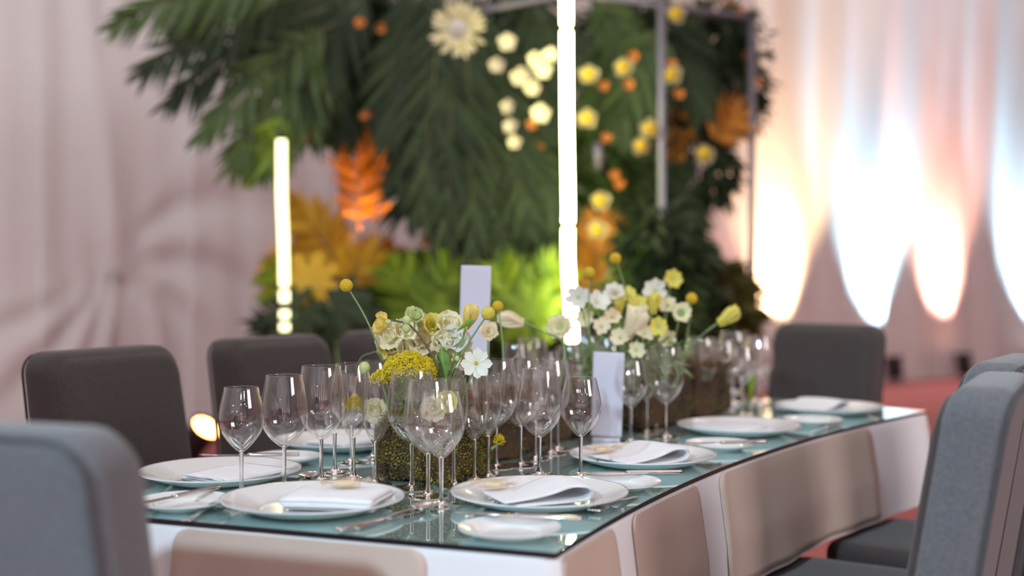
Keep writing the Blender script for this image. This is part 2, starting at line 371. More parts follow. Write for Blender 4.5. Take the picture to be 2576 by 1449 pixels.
# ------------------------------------------------------------------ table, cloth, runners, mirror
def ring_slab(u0, u1, s0, s1, z0, z1, n=40, bev=0.0):
    v, f = [], []
    for i in range(n + 1):
        s = s0 + (s1 - s0) * i / n
        for (u, z) in ((u0, z0), (u1, z0), (u1, z1), (u0, z1)): v.append(T(u, s, z))
    for i in range(n):
        a, b = i * 4, i * 4 + 4
        for k in range(4): q = (k + 1) % 4; f.append((a + k, b + k, b + q, a + q))
    f.append((0, 1, 2, 3)); f.append((n * 4 + 3, n * 4 + 2, n * 4 + 1, n * 4)); return v, f
tb = thing('banquet_table', 'long curved banquet table under the white cloth and mirror top', 'table', tuple(T(0.5, 1.2, 0)))
rel = tb.location.copy()
MB().add(*ring_slab(0.02, W - 0.02, 0.02, LEN - 0.02, 0.705, 0.735)).build('tabletop', 'wood', tb, rel=rel, smooth=False)
for u in (0.14, W - 0.14):
    for s in (0.14, 1.46, LEN - 0.14):
        p = T(u, s, 0); MB().add(*tube([p, p + Vector((0, 0, 0.706))], [0.022, 0.03], 10)).build('leg', 'wood', tb, rel=rel)
# perimeter of the table as a closed path of points with outward normals
def perimeter(inset=0.0, step=0.03):
    pts = []
    n = int(LEN / step)
    for i in range(n + 1): s = LEN * i / n; pts.append((T(0 + inset, s, 0), dir_in(s), 'in', s))
    k = int(W / step)
    for i in range(1, k): u = W * i / k; pts.append((T(u, LEN - inset, 0), dir_t(LEN), 'far', u))
    for i in range(n + 1): s = LEN * (1 - i / n); pts.append((T(W - inset, s, 0), -dir_in(s), 'out', s))
    for i in range(1, k): u = W * (1 - i / k); pts.append((T(u, 0 + inset, 0), -dir_t(0), 'near', u))
    return pts
per = perimeter()
def skirt_off(i, z):
    q = (0.738 - z) / 0.45
    return 0.004 + 0.012 * min(1, q * 3) + 0.030 * q + q * 0.009 * math.sin(i * 0.31) + q * 0.004 * math.sin(i * 0.83 + 1)
mb = MB(); zs = [0.7405, 0.738, 0.732, 0.72, 0.70, 0.67, 0.63, 0.59, 0.55, 0.51, 0.475]; n = len(per)
for j, z in enumerate(zs):
    for i, (p, nrm, side, c) in enumerate(per):
        o = skirt_off(i, z) if j > 1 else (0.0 if j == 0 else 0.0035)
        mb.v.append(Vector((p.x, p.y, z)) + nrm * o)
for j in range(len(zs) - 1):
    for i in range(n): q = (i + 1) % n; mb.f.append((j * n + i, j * n + q, (j + 1) * n + q, (j + 1) * n + i))
top = ring_slab(0.0, W, 0, LEN, 0.736, 0.7405); mb.add(*top)
tag(mb.build('tablecloth', 'cloth'), 'white tablecloth hanging down the sides of the curved table', 'tablecloth')
def runner(side, c0, c1, label, zbot=0.485, r=0.045, flare=0.0):
    """beige panel over the skirt; c0..c1 along that side, upper corners rounded"""
    a, b = min(c0, c1), max(c0, c1); v, f = [], []; nc, nzr = 28, 22
    idx = [i for i, q in enumerate(per) if q[2] == side]
    def at(c, z, ex):
        best = min(idx, key=lambda i: abs(per[i][3] - c))
        if side == 'in': p, nn = T(0, c, 0), dir_in(c)
        elif side == 'near': p, nn = T(c, 0, 0), -dir_t(0)
        else: p, nn = T(W, c, 0), -dir_in(c)
        i2 = min(idx, key=lambda i: abs(per[i][3] - c)); st = 0.03
        fi = i2 + ((c - per[i2][3]) / st) * (1 if side == 'in' else -1)
        return Vector((p.x, p.y, z)) + nn * (skirt_off(fi, z) + ex)
    for j in range(nzr + 1):
        z = 0.7385 - (0.7385 - zbot) * (j / nzr) ** 1.4
        dz = 0.7385 - z; ins = 0.0
        if dz < r: ins = r - math.sqrt(max(0, r * r - (r - dz) ** 2))
        for i in range(nc + 1):
            t_ = i / nc; w = flare * dz / 0.4
            c = (a + ins - w) + ((b - ins + w) - (a + ins - w)) * t_
            v.append(at(c, z, 0.0035))
    k = len(v)
    v += [p + (Vector((0, 0, 0))) for p in v]
    for q in range(k):
        # inner copy, slightly towards the cloth
        pu, ps = 0, 0
    for j in range(nzr):
        for i in range(nc):
            A = j * (nc + 1) + i; f.append((A, A + 1, A + nc + 2, A + nc + 1))
    v = v[:k]
    o = obj('table_runner', mesh('table_runner', v, f), 'beige')
    md = o.modifiers.new('thickness', 'SOLIDIFY'); md.thickness = 0.0018; md.offset = 0
    return tag(o, label, 'table runner', 'beige runners over the tablecloth')
def s_at(px, py): return pol(onplane(px, py, TZ))[1]
def u_at(px, py): return pol(onplane(px, py, TZ))[0]
runner('near', u_at(452, 1305), u_at(1082, 1362), 'wide beige runner hanging over the near short end of the table', r=0.03)
runner('in', 0.012, s_at(1528, 1304), 'narrow beige runner hanging right beside the near table corner', r=0.03)
runner('in', s_at(1566, 1280), s_at(1748, 1201), 'beige runner between the two white stripes on the long side', r=0.03)
runner('in', s_at(1806, 1180), s_at(2172, 1062), 'broad beige runner on the long side nearest the far chair', r=0.03)
runner('out', 0.25, 0.9, 'beige runner on the hidden side by the dark chairs', r=0.03)

mt = thing('mirror_top', 'teal tinted mirror lying on the table under plates and glasses', 'mirror', tuple(T(0.5, 1.2, 0.7412)))
rel = mt.location.copy(); SJ = s_at(1858, 1162)
for (s0, s1) in ((-0.004, SJ - 0.0012), (SJ + 0.0012, LEN + 0.004)):
    v, f = ring_slab(-0.004, W + 0.004, s0, s1, 0.7412, TZ, 40)
    me = mesh('mirror_panel', [p - rel for p in v], f, False); me.materials.append(M['edge']); me.materials.append(M['mirror'])
    for p in me.polygons:
        if p.normal.z > 0.9: p.material_index = 1
    me.flip_normals() if sum(1 for p in me.polygons if p.material_index == 1) == 0 else None
    for p in me.polygons: p.material_index = 1 if abs(p.normal.z) > 0.9 and sum((me.vertices[i].co.z for i in p.vertices)) / len(p.vertices) > 0.004 else 0
    obj('mirror_panel', me, None, mt)

# ------------------------------------------------------------------ chairs
def make_chair(frame):
    t = thing('dining_chair', '', 'chair')
    # seat: rounded cushion, top at 0.48
    v, f = slab(rrect(0.46, 0.45, 0.05, 0.05), 0.12, 0.035); Rm = Matrix.Rotation(-PI/2, 4, 'X')
    MB().add([(p.x, p.z - 0.22, 0.395 - p.y) for p in v], [tuple(reversed(q)) for q in f]).build('seat', 'seatfab', t)
    # back: tall slab, gently curved and reclined
    def bend(p):
        z = p.z + 0.36; y = p.y - 0.245 + 0.18 * p.x * p.x
        k = max(0, z - 0.42); return Vector((p.x * (1.01 - 0.10 * k), y - 0.12 * k - 0.10 * k * k, z))
    v, f = slab(rrect(0.445, 0.63, 0.055, 0.02, 8), 0.106, 0.030, 5)
    bk = MB().add([bend(p) for p in v], f).build('backrest', frame, t)
    v, f = slab(rrect(0.430, 0.610, 0.055, 0.02, 8), 0.060, 0.028, 5)
    MB().add([bend(p + Vector((0, 0.031, 0.010))) for p in v], f).build('back_cushion', 'seatfab', t)
    o = rrect(0.427, 0.612, 0.05, 0.02, 8)
    for yy in (-0.055,):
        MB().add(*tube([bend(Vector((p[0], yy * 0.93, p[1] + 0.009))) for p in o] + [bend(Vector((o[0][0], yy * 0.93, o[0][1] + 0.009)))], 0.0032, 6)).build('piping', 'piping', bk)
    for sx in (-1, 1):
        MB().add(*tube([(sx * 0.195, 0.20, 0.36), (sx * 0.198, 0.205, 0.0)], [0.022, 0.015], 10)).build('leg', 'leg', t)
        MB().add(*tube([(sx * 0.195, -0.215, 0.38), (sx * 0.198, -0.26, 0.0)], [0.022, 0.015], 10)).build('leg', 'leg', t)
    return t
chairs0 = {'fabric': make_chair('fabric'), 'seatfab': make_chair('seatfab')}; used = set()
def chair(loc, facing, label):
    k = 'seatfab' if label.startswith('dark') else 'fabric'
    c = copy_tree(chairs0[k]) if k in used else chairs0[k]; used.add(k)
    return place(c, (loc.x, loc.y, 0), head(facing), label, 'dark upholstered dining chairs' if k == 'seatfab' else 'blue-grey upholstered dining chairs')
def chair_at_back(pt, facing, label):
    """pt: floor point under the top of the backrest"""
    return chair(Vector((pt.x, pt.y, 0)) + facing * 0.345, facing, label)
f0 = Vector((0.36, 0.93, 0)).normalized()
chair_at_back(Vector((-0.655, 1.455, 0)), f0, 'blue-grey chair cropped at the left edge, backing towards the camera')
chair_at_back(T(1.44, 0.60, 0), dir_in(0.60), 'dark grey chair at the left of the table, nearest of the dark row')
chair_at_back(T(1.46, 1.17, 0), dir_in(1.17), 'dark grey chair in the middle of the left row, behind the leftmost glasses')
chair_at_back(T(1.47, 1.67, 0), dir_in(1.67), 'dark grey chair farthest back in the left row, behind the flowers')
chair_at_back(T(0.60, 2.99, 0), -dir_t(2.75), 'dark grey chair at the far head of the table before the uplit drape')
chair_at_back(T(-0.60, 0.64, 0), -dir_in(0.64), 'blue-grey chair at the right, nearest of the right row')
chair_at_back(T(-0.55, 1.36, 0), -dir_in(1.36), 'grey chair second in the right row, behind the nearest right chair')
chair_at_back(T(-0.55, 2.05, 0), -dir_in(2.05), 'grey chair third in the right row, just visible at the right edge')

# ------------------------------------------------------------------ place settings
def disc_profile(R, h):
    return [(0.0005, 0.004), (R * 0.55, 0.004), (R * 0.62, 0.006), (R * 0.70, 0.010), (R * 0.98, h), (R, h + 0.0005), (R * 1.0, h - 0.002),
            (R * 0.97, h - 0.004), (R * 0.72, 0.005), (R * 0.62, 0.0015), (R * 0.60, 0.0), (R * 0.56, 0.0), (R * 0.55, 0.0015), (0.0005, 0.0015)]
plate_me = mesh('plate', *lathe([(p.x, p.y) for p in catmull([(a, b, 0) for a, b in disc_profile(0.162, 0.024)], 3)], 64))
bread_me = mesh('plate', *lathe([(p.x, p.y) for p in catmull([(a, b, 0) for a, b in disc_profile(0.082, 0.017)], 3)], 48))
for me in (plate_me, bread_me): me.materials.append(M['china'])
PL = {}
def on_table(p, lim):
    u, s = pol(p); return T(max(lim, min(W - lim, u)), max(lim, min(LEN - lim, s)))
def plate(key, px, py, label, big=True):
    p = on_table(onplane(px, py, TZ + 0.018), 0.166 if big else 0.086); o = obj('dinner_plate' if big else 'bread_plate', plate_me if big else bread_me, None, None, (p.x, p.y, TZ))
    tag(o, label, 'plate', 'white dinner plates' if big else 'white bread plates'); PL[key] = Vector((p.x, p.y, TZ)); return o
def plate_us(key, u, s, label, big=True):
    p = T(u, s); o = obj('dinner_plate' if big else 'bread_plate', plate_me if big else bread_me, None, None, p)
    tag(o, label, 'plate', 'white dinner plates' if big else 'white bread plates'); PL[key] = p
plate('A', 781, 1258, 'large white plate at the near end carrying the thick folded napkin')
plate('B', 1384, 1243, 'large white plate by the near corner with the looped napkin')
plate('C', 532, 1184, 'large white plate at the left, beside the cropped blue-grey chair')
plate_us('D', 0.90, 0.835, 'large white plate behind the tall glasses on the left side')
plate('F', 1632, 1147, 'large white plate second along the right edge of the table')
plate('G', 1858, 1072, 'large white plate third along the right edge of the table')
plate('H', 2085, 1024, 'large white plate farthest along the right edge, below the far chair')
plate_us('I', 0.74, 2.35, 'large white plate at the far head of the table')
plate_us('J', 0.86, 1.20, 'large white plate on the left side hidden behind the first flowers')
plate_us('K', 0.86, 2.10, 'large white plate on the left side behind the second flowers')
plate('bB', 1268, 1328, 'small white plate at the near right corner of the table', False)
plate('bF', 1583, 1209, 'small white plate between the looped napkin plate and the next', False)
plate_us('bG', 0.10, 1.275, 'small white plate between second and third right plates', False)
plate_us('bH', 0.10, 1.92, 'small white plate before the farthest right plate', False)
plate('bL', 425, 1264, 'small white plate at the left front beside the cropped chair', False)
plate_us('bE', 0.87, 0.58, 'small white plate behind the leftmost large plate', False)

def fold_napkin(path, th, w, name, parent=None, wav=0.0):
    """ribbon cross-section (y,z path) thickened and extruded along x by w"""
    pts = catmull([(0, a, b) for a, b in path], 5); n = len(pts); L_, R_ = [], []
    for i in range(n):
        d = (pts[min(i + 1, n - 1)] - pts[max(i - 1, 0)]); nn = Vector((0, -d.z, d.y)).normalized() * th / 2
        L_.append(pts[i] + nn); R_.append(pts[i] - nn)
    ring = L_ + R_[::-1]; m = len(ring); v, f = [], []; nx = 14
    for i in range(nx + 1):
        x = w * (i / nx - 0.5); e = 1 - 0.04 * abs(2 * i / nx - 1) ** 6
        for k, p in enumerate(ring):
            v.append(Vector((x + 0.003 * math.sin(p.z * 300 + k * 0.2) * abs(2 * i / nx - 1), p.y * e + wav * math.sin(x * 30), p.z * (1 - 0.10 * (2 * i / nx - 1) ** 2) + wav * 0.6 * math.sin(x * 25 + p.y * 20))))
    for i in range(nx):
        for k in range(m): q = (k + 1) % m; f.append((i * m + k, i * m + q, (i + 1) * m + q, (i + 1) * m + k))
    f.append(tuple(range(m - 1, -1, -1))); f.append(tuple(nx * m + k for k in range(m)))
    return MB().add(v, f)
zig = [(-0.055, 0.004), (0.05, 0.004), (0.062, 0.007), (0.05, 0.010), (-0.055, 0.010), (-0.066, 0.0135), (-0.055, 0.017), (0.05, 0.017), (0.061, 0.0205), (0.05, 0.024), (-0.050, 0.0245), (-0.066, 0.023), (-0.068, 0.019)]
flat = [(-0.06, 0.003), (0.05, 0.003), (0.060, 0.0055), (0.05, 0.008), (-0.055, 0.008), (-0.064, 0.0105), (-0.05, 0.013), (0.055, 0.013)]
loop = [(-0.06, 0.003), (0.05, 0.004), (0.085, 0.012), (0.080, 0.030), (0.045, 0.034), (0.01, 0.022), (-0.03, 0.014), (-0.085, 0.010)]
def napkin(key, path, w, rz, off, label, wav=0.0, th=0.0045, cx=0.0):
    p = PL[key] + Vector((off[0], off[1], 0.0065)); o = fold_napkin(path, th, w, 'napkin', wav=wav).build('folded_napkin', 'napkin', None, p)
    o.rotation_euler = (0, 0, rz); tag(o, label, 'napkin', 'white folded napkins'); return o
napkin('A', zig, 0.165, -0.20, (0.045, -0.002), 'thick white napkin folded in layers on the near end plate', th=0.005)
napkin('B', loop, 0.125, -1.25, (-0.005, 0.0), 'white napkin with a raised loop on the plate by the near corner', th=0.0035, wav=0.0015)
napkin('C', flat, 0.17, 0.95, (0.03, 0.0), 'flat white napkin on the leftmost large plate', wav=0.001)
napkin('D', flat, 0.15, 1.0, (0, 0), 'flat white napkin on the plate behind the left glasses')
napkin('F', loop, 0.15, -1.0, (-0.01, 0.0), 'white napkin on the second plate along the right edge', th=0.004)
napkin('G', flat, 0.16, -0.9, (-0.02, 0.0), 'white napkin on the third plate along the right edge', wav=0.002)
napkin('H', loop, 0.15, -0.8, (-0.05, 0.0), 'white napkin on the farthest plate along the right edge', th=0.004)
napkin('I', flat, 0.15, 0.7, (0, 0), 'white napkin on the plate at the far head of the table')

def favour(key, off, rz, label):
    p = PL[key] + Vector(off); t = thing('favour_packet', label, 'favour', p, (0, 0, rz), 'clear wrapped favours')
    v, f = slab(rrect(0.052, 0.045, 0.012, 0.012, 4), 0.014, 0.006, 3)
    MB().add([(q.x, q.z - 0.022, q.y + 0.008) for q in v], f).build('wrapper', 'cello', t)
    n = 10
    for s in (-1, 1):
        v = []; f = []
        for i in range(n + 1):
            a = i / n - 0.5
            v.append((s * 0.024, a * 0.018, 0.010)); v.append((s * 0.045, a * 0.04, 0.012 + 0.006 * math.sin(i * 2.4)))
        for i in range(n): f.append((2*i, 2*i + 1, 2*i + 3, 2*i + 2))
        MB().add(v, f).build('wrapper_end', 'cello', t)
    MB().add([(q.x, q.z - 0.014, q.y + 0.008) for q in slab(rrect(0.034, 0.028, 0.010, 0.010, 4), 0.008, 0.0038, 3)[0]], slab(rrect(0.034, 0.028, 0.010, 0.010, 4), 0.008, 0.0038, 3)[1]).build('sweet', 'peach', t)
favour('A', (0.055, 0.02, 0.036), 0.3, 'clear wrapped sweet on the thick folded napkin')
favour('B', (-0.085, 0.03, 0.022), -0.6, 'clear wrapped sweet on the looped napkin by the near corner')
favour('F', (-0.09, 0.02, 0.022), 0.4, 'clear wrapped sweet on the second right plate')

# cutlery -----------------------------------------------------------
def strip(sections, th):
    """flat-ish bar along +y: list of (y, halfwidth, z), elliptical section"""
    v, f = [], []; k = 10
    for (y, w, z) in sections:
        for q in range(k):
            a = 2 * PI * q / k; v.append((w * math.cos(a), y, z + th * math.sin(a)))
    for i in range(len(sections) - 1):
        for q in range(k): r = (q + 1) % k; f.append((i*k+q, i*k+r, (i+1)*k+r, (i+1)*k+q))
    f.append(tuple(range(k-1, -1, -1))); f.append(tuple((len(sections)-1)*k+q for q in range(k))); return v, f
def make_spoon():
    t = thing('spoon', '', 'spoon')
    MB().add(*strip([(-0.105, 0.007, 0.003), (-0.10, 0.009, 0.003), (-0.05, 0.006, 0.005), (0.0, 0.0038, 0.010), (0.04, 0.0035, 0.012), (0.052, 0.0055, 0.010)], 0.0016)).build('handle', 'steel', t)
    v, f = [], []; n, k = 8, 24
    for side in (0, 1):
        b = len(v)
        for i in range(n + 1):
            r = i / n
            for q in range(k):
                a = 2 * PI * q / k; v.append((0.0195 * r * math.cos(a), 0.082 + 0.034 * r * math.sin(a), 0.0115 - 0.0095 * (1 - r * r) + (0.0012 if side else 0)))
        for i in range(n):
            for q in range(k): w = (q + 1) % k; f.append((b+i*k+q, b+i*k+w, b+(i+1)*k+w, b+(i+1)*k+q))
    b2 = (n + 1) * k
    for q in range(k): w = (q + 1) % k; f.append((n*k+q, n*k+w, b2+n*k+w, b2+n*k+q))
    MB().add(v, f).build('bowl', 'steel', t); return t
def make_knife():
    t = thing('table_knife', '', 'knife')
    MB().add(*strip([(-0.105, 0.006, 0.0055), (-0.10, 0.0078, 0.0055), (-0.05, 0.0068, 0.0055), (0.0, 0.0055, 0.0055), (0.008, 0.005, 0.0055)], 0.0042)).build('handle', 'steel', t)
    MB().add(*strip([(0.006, 0.005, 0.0055), (0.02, 0.0085, 0.0055), (0.07, 0.0095, 0.0055), (0.105, 0.0075, 0.0055), (0.118, 0.002, 0.0055)], 0.0011)).build('blade', 'steel', t)
    return t
def make_fork():
    t = thing('table_fork', '', 'fork')
    MB().add(*strip([(-0.10, 0.0075, 0.003), (-0.095, 0.009, 0.003), (-0.05, 0.006, 0.005), (0.01, 0.0036, 0.011), (0.03, 0.006, 0.010), (0.045, 0.0115, 0.006)], 0.0015)).build('handle', 'steel', t)
    for i in range(4):
        x = -0.009 + 0.006 * i
        MB().add(*strip([(0.042, 0.0018, 0.006), (0.06, 0.0017, 0.004), (0.09, 0.0014, 0.008)], 0.0013), ).build('tine', 'steel', t, (x, 0, 0))
    return t
protos = {'spoon': make_spoon(), 'knife': make_knife(), 'fork': make_fork()}; pused = {}
def cutlery(kind, a, b, label, dz=0.0, tilt=0.0):
    """lies from point a (handle) towards b"""
    o = copy_tree(protos[kind]) if kind in pused else protos[kind]; pused[kind] = 1
    for q in (a, b):
        k = pol(q)[0] - 0.02
        if k < 0: sh = dir_in(pol(q)[1]) * k; a = a + sh; b = b + sh
    c = (a + b) / 2; d = b - a
    o.location = (c.x, c.y, a.z + dz + tilt * 0.1); o.rotation_euler = (0, 0, head(d))
    q = Matrix.Rotation(head(d), 4, 'Z') @ Matrix.Rotation(tilt, 4, 'X'); o.rotation_euler = q.to_euler()
    o['label'] = label; o['group'] = 'steel cutlery'; return o
tp_ = lambda x, y, z=TZ: onplane(x, y, z)
cutlery('spoon', tp_(905, 1330), tp_(1075, 1285), 'large steel spoon lying on the mirror before the near moss block')
cutlery('knife', tp_(872, 1336), tp_(1040, 1296), 'steel knife lying beside the large spoon at the near edge')
zb = TZ + 0.0175
cutlery('knife', tp_(1485, 1316, zb), tp_(1215, 1300, zb), 'steel butter knife across the small plate at the near right corner', 0.0)
cutlery('knife', tp_(1680, 1194, zb), tp_(1490, 1196, zb), 'steel butter knife across the small plate beside the looped napkin plate')
cutlery('knife', tp_(1905, 1118, zb), tp_(1760, 1122, zb), 'steel butter knife across the small plate between second and third right plates')
cutlery('knife', tp_(500, 1243, zb), tp_(385, 1268, zb), 'steel butter knife across the small plate at the left front')
cutlery('knife', tp_(735, 1150, zb), tp_(530, 1150, zb), 'steel butter knife across the small plate behind the leftmost large plate')
cutlery('fork', tp_(485, 1306), tp_(560, 1268), 'steel fork on the mirror left of the thick napkin plate')
cutlery('fork', tp_(1630, 1255), tp_(1520, 1300), 'steel fork near the right table edge past the looped napkin plate')
cutlery('fork', tp_(418, 1240), tp_(465, 1215), 'steel fork under the rim of the leftmost large plate')
cutlery('spoon', tp_(720, 1245), tp_(780, 1205), 'copper-toned spoon behind the thick folded napkin')
cutlery('fork', tp_(1215, 1288), tp_(1262, 1268), 'steel fork under the rim of the looped napkin plate')
cutlery('knife', tp_(2140, 1062), tp_(2010, 1100), 'steel knife by the right table edge before the far plate')

# ------------------------------------------------------------------ glasses
def make_glass(kind):
    S = {'white': (0.206, 0.086, [(0.0048, 0.086), (0.010, 0.0895), (0.024, 0.104), (0.0375, 0.124), (0.0425, 0.146), (0.0405, 0.168), (0.0360, 0.188), (0.0318, 0.206)], 0.034),
         'red':   (0.221, 0.080, [(0.0050, 0.080), (0.011, 0.0835), (0.028, 0.098), (0.0425, 0.120), (0.0462, 0.143), (0.0440, 0.172), (0.0395, 0.198), (0.0350, 0.221)], 0.037),
         'large': (0.234, 0.086, [(0.0050, 0.086), (0.011, 0.0895), (0.029, 0.106), (0.0440, 0.132), (0.0478, 0.158), (0.0462, 0.186), (0.0425, 0.212), (0.0385, 0.234)], 0.039),
         'flute': (0.214, 0.084, [(0.0046, 0.084), (0.009, 0.088), (0.0185, 0.102), (0.0262, 0.126), (0.0292, 0.155), (0.0285, 0.180), (0.0268, 0.198), (0.0250, 0.214)], 0.031)}[kind]
    h, zb_, prof, fr = S
    t = thing({'white': 'wine_glass', 'red': 'wine_glass', 'large': 'wine_glass', 'flute': 'champagne_flute'}[kind], '', 'flute' if kind == 'flute' else 'wine glass')
    o = [(p.x, p.y) for p in catmull([(a, b, 0) for a, b in prof], 5)]
    inner = []
    for (r, z) in o:
        k = min(1, (z - zb_) / 0.03); th = 0.0010 + 0.002 * (1 - k); inner.append((max(0.0006, r - th), z + 0.0045 * (1 - k)))
    inner[0] = (0.0006, zb_ + 0.006)
    MB().add(*lathe([(0.0006, zb_)] + o + [(o[-1][0] - 0.0005, h + 0.0006)] + inner[::-1], 48)).build('bowl', 'bowl', t)
    sp = [(p.x, p.y) for p in catmull([(0.0046, zb_ + 0.001, 0), (0.0040, zb_ - 0.012, 0), (0.0036, zb_ * 0.55, 0), (0.0040, 0.020, 0), (0.0068, 0.0095, 0), (0.012, 0.0062, 0)], 5)]
    MB().add(*lathe([(0.0004, zb_ + 0.0035)] + sp + [(0.0004, 0.0062)], 24)).build('stem', 'glass', t)
    fp = [(0.0004, 0.0063), (0.013, 0.0060), (fr * 0.6, 0.0032), (fr - 0.001, 0.0018), (fr, 0.0011), (fr - 0.001, 0.0003), (0.0004, 0.0003)]
    MB().add(*lathe([(p.x, p.y) for p in catmull([(a, b, 0) for a, b in fp], 3)], 40)).build('foot', 'glass', t)
    return t
GP = {k: make_glass(k) for k in ('white', 'red', 'large', 'flute')}; gused = set()
def glass(px, d, kind, label):
    p = P(px, 1000, d); o = copy_tree(GP[kind]) if kind in gused else GP[kind]; gused.add(kind)
    o['group'] = 'champagne flutes' if kind == 'flute' else 'wine glasses'
    return place(o, (p.x, p.y, TZ), random.random() * 6, label)
for g in [
  (607, 2.275, 'white', 'smallest wine glass, leftmost of all glasses on the table'),
  (715, 2.375, 'red', 'wine glass second from the left, right of the leftmost one'),
  (808, 2.443, 'large', 'tall wide wine glass third from the left'),
  (842, 2.550, 'flute', 'champagne flute just right of the third glass from the left'),
  (889, 2.475, 'flute', 'champagne flute in the middle of the three flutes left of the moss'),
  (946, 2.415, 'flute', 'champagne flute before the left side of the near moss block'),
  (1036, 2.365, 'large', 'tall wide wine glass just below the golden yarrow'),
  (1077, 2.277, 'red', 'wine glass in the middle of the overlapping trio before the moss block'),
  (1110, 2.190, 'white', 'nearest wine glass, in front of the overlapping trio'),
  (1141, 2.390, 'flute', 'champagne flute right behind the nearest wine glass'),
  (1193, 2.445, 'flute', 'champagne flute under the white cosmos flower'),
  (1227, 2.500, 'flute', 'champagne flute right of the one under the cosmos'),
  (1247, 2.625, 'large', 'tall wide wine glass just right of the cosmos flower'),
  (1357, 2.520, 'red', 'wine glass behind the looped napkin plate, centre of the table'),
  (1461, 2.490, 'white', 'wine glass directly left of the pale menu card'),
  (1309, 2.650, 'large', 'tall wine glass behind the centre one, its stem left of it'),
  (1346, 2.745, 'flute', 'champagne flute behind the centre wine glass'),
  (1384, 2.830, 'red', 'blurred wine glass behind and right of the centre one'),
  (1402, 2.900, 'flute', 'blurred flute left of the pale menu card'),
  (884, 2.690, 'red', 'wine glass behind the three left flutes'),
  (940, 2.760, 'red', 'wine glass at the tendrils left of the yarrow'),
  (1587, 3.030, 'white', 'blurred wine glass just right of the pale menu card'),
  (1626, 3.200, 'flute', 'blurred flute right of the glass at the menu card, first of two'),
  (1649, 3.290, 'flute', 'blurred flute right of the glass at the menu card, second of two'),
  (1674, 3.120, 'large', 'blurred tall wine glass left of the farthest moss block'),
  (1764, 3.600, 'large', 'blurred tall wine glass right of the farthest moss block'),
  (1790, 3.780, 'flute', 'blurred flute behind the third right plate, left of two'),
  (1745, 3.800, 'flute', 'blurred flute directly before the farthest moss block'),
  (1818, 3.700, 'red', 'blurred wine glass in the far cluster, under the yellow tulip'),
  (1866, 3.620, 'white', 'blurred small wine glass at the front of the far cluster'),
  (1845, 3.960, 'large', 'blurred tall wine glass at the back of the far cluster'),
  (1912, 3.930, 'red', 'rightmost wine glass, seen against the far dark chair'),
  (1890, 4.060, 'flute', 'blurred flute beside the rightmost wine glass'),
  (1300, 3.480, 'red', 'blurred wine glass behind the peach tulip'),
  (1338, 3.600, 'large', 'blurred tall wine glass between peach tulip and scabious'),
  (1372, 3.350, 'white', 'blurred small wine glass below the cream scabious'),
  (1436, 3.400, 'red', 'blurred wine glass at the foot of the bright light tube'),
  (1474, 3.650, 'large', 'blurred tall wine glass right of the bright light tube'),
  (1530, 3.780, 'red', 'blurred wine glass behind the second flowers'),
]: glass(*g)

# ------------------------------------------------------------------ cards
def card(px0, py0, px1, py1, d, w, h, roll, label, stand):
    t = None
    c = P((px0 + px1) / 2, py0, d); base = Vector((c.x, c.y, TZ))
    t = thing('menu_card' if not stand else 'table_sign', label, 'card', base, (0, 0, -0.12), 'pale cards on the table')
    zt_ = c.z - TZ; v, f = slab(rrect(w, h, 0.002, 0.002, 3), 0.004, 0.0015, 2)
    z0 = zt_ - h
    Rr = Matrix.Rotation(roll, 4, 'Y')
    MB().add([Rr @ Vector((q.x, q.y, q.z + z0)) for q in v], f).build('card', 'card', t)
    if stand:
        MB().add(*lathe([(0.0005, 0.0), (0.032, 0.0), (0.032, 0.006), (0.006, 0.010), (0.0005, 0.012)], 24)).build('base', 'steel', t)
        MB().add(*tube([(0, 0.004, 0.008), (0, 0.004, z0 + 0.03)], 0.002, 8)).build('rod', 'steel', t)
    else:
        MB().add([(q.x, q.z * 0.8 - 0.015, q.y + 0.004) for q in slab(rrect(0.07, 0.045, 0.004, 0.004, 3), 0.008, 0.002, 2)[0]], slab(rrect(0.07, 0.045, 0.004, 0.004, 3), 0.008, 0.002, 2)[1]).build('holder', 'card', t)
    return t
card(1147, 668, 1222, 890, 2.95, 0.074, 0.225, 0.03, 'tall pale lilac sign card rising behind the first flowers', True)
card(1487, 886, 1562, 1096, 3.05, 0.078, 0.212, 0.035, 'pale lilac menu card standing among the glasses', False)

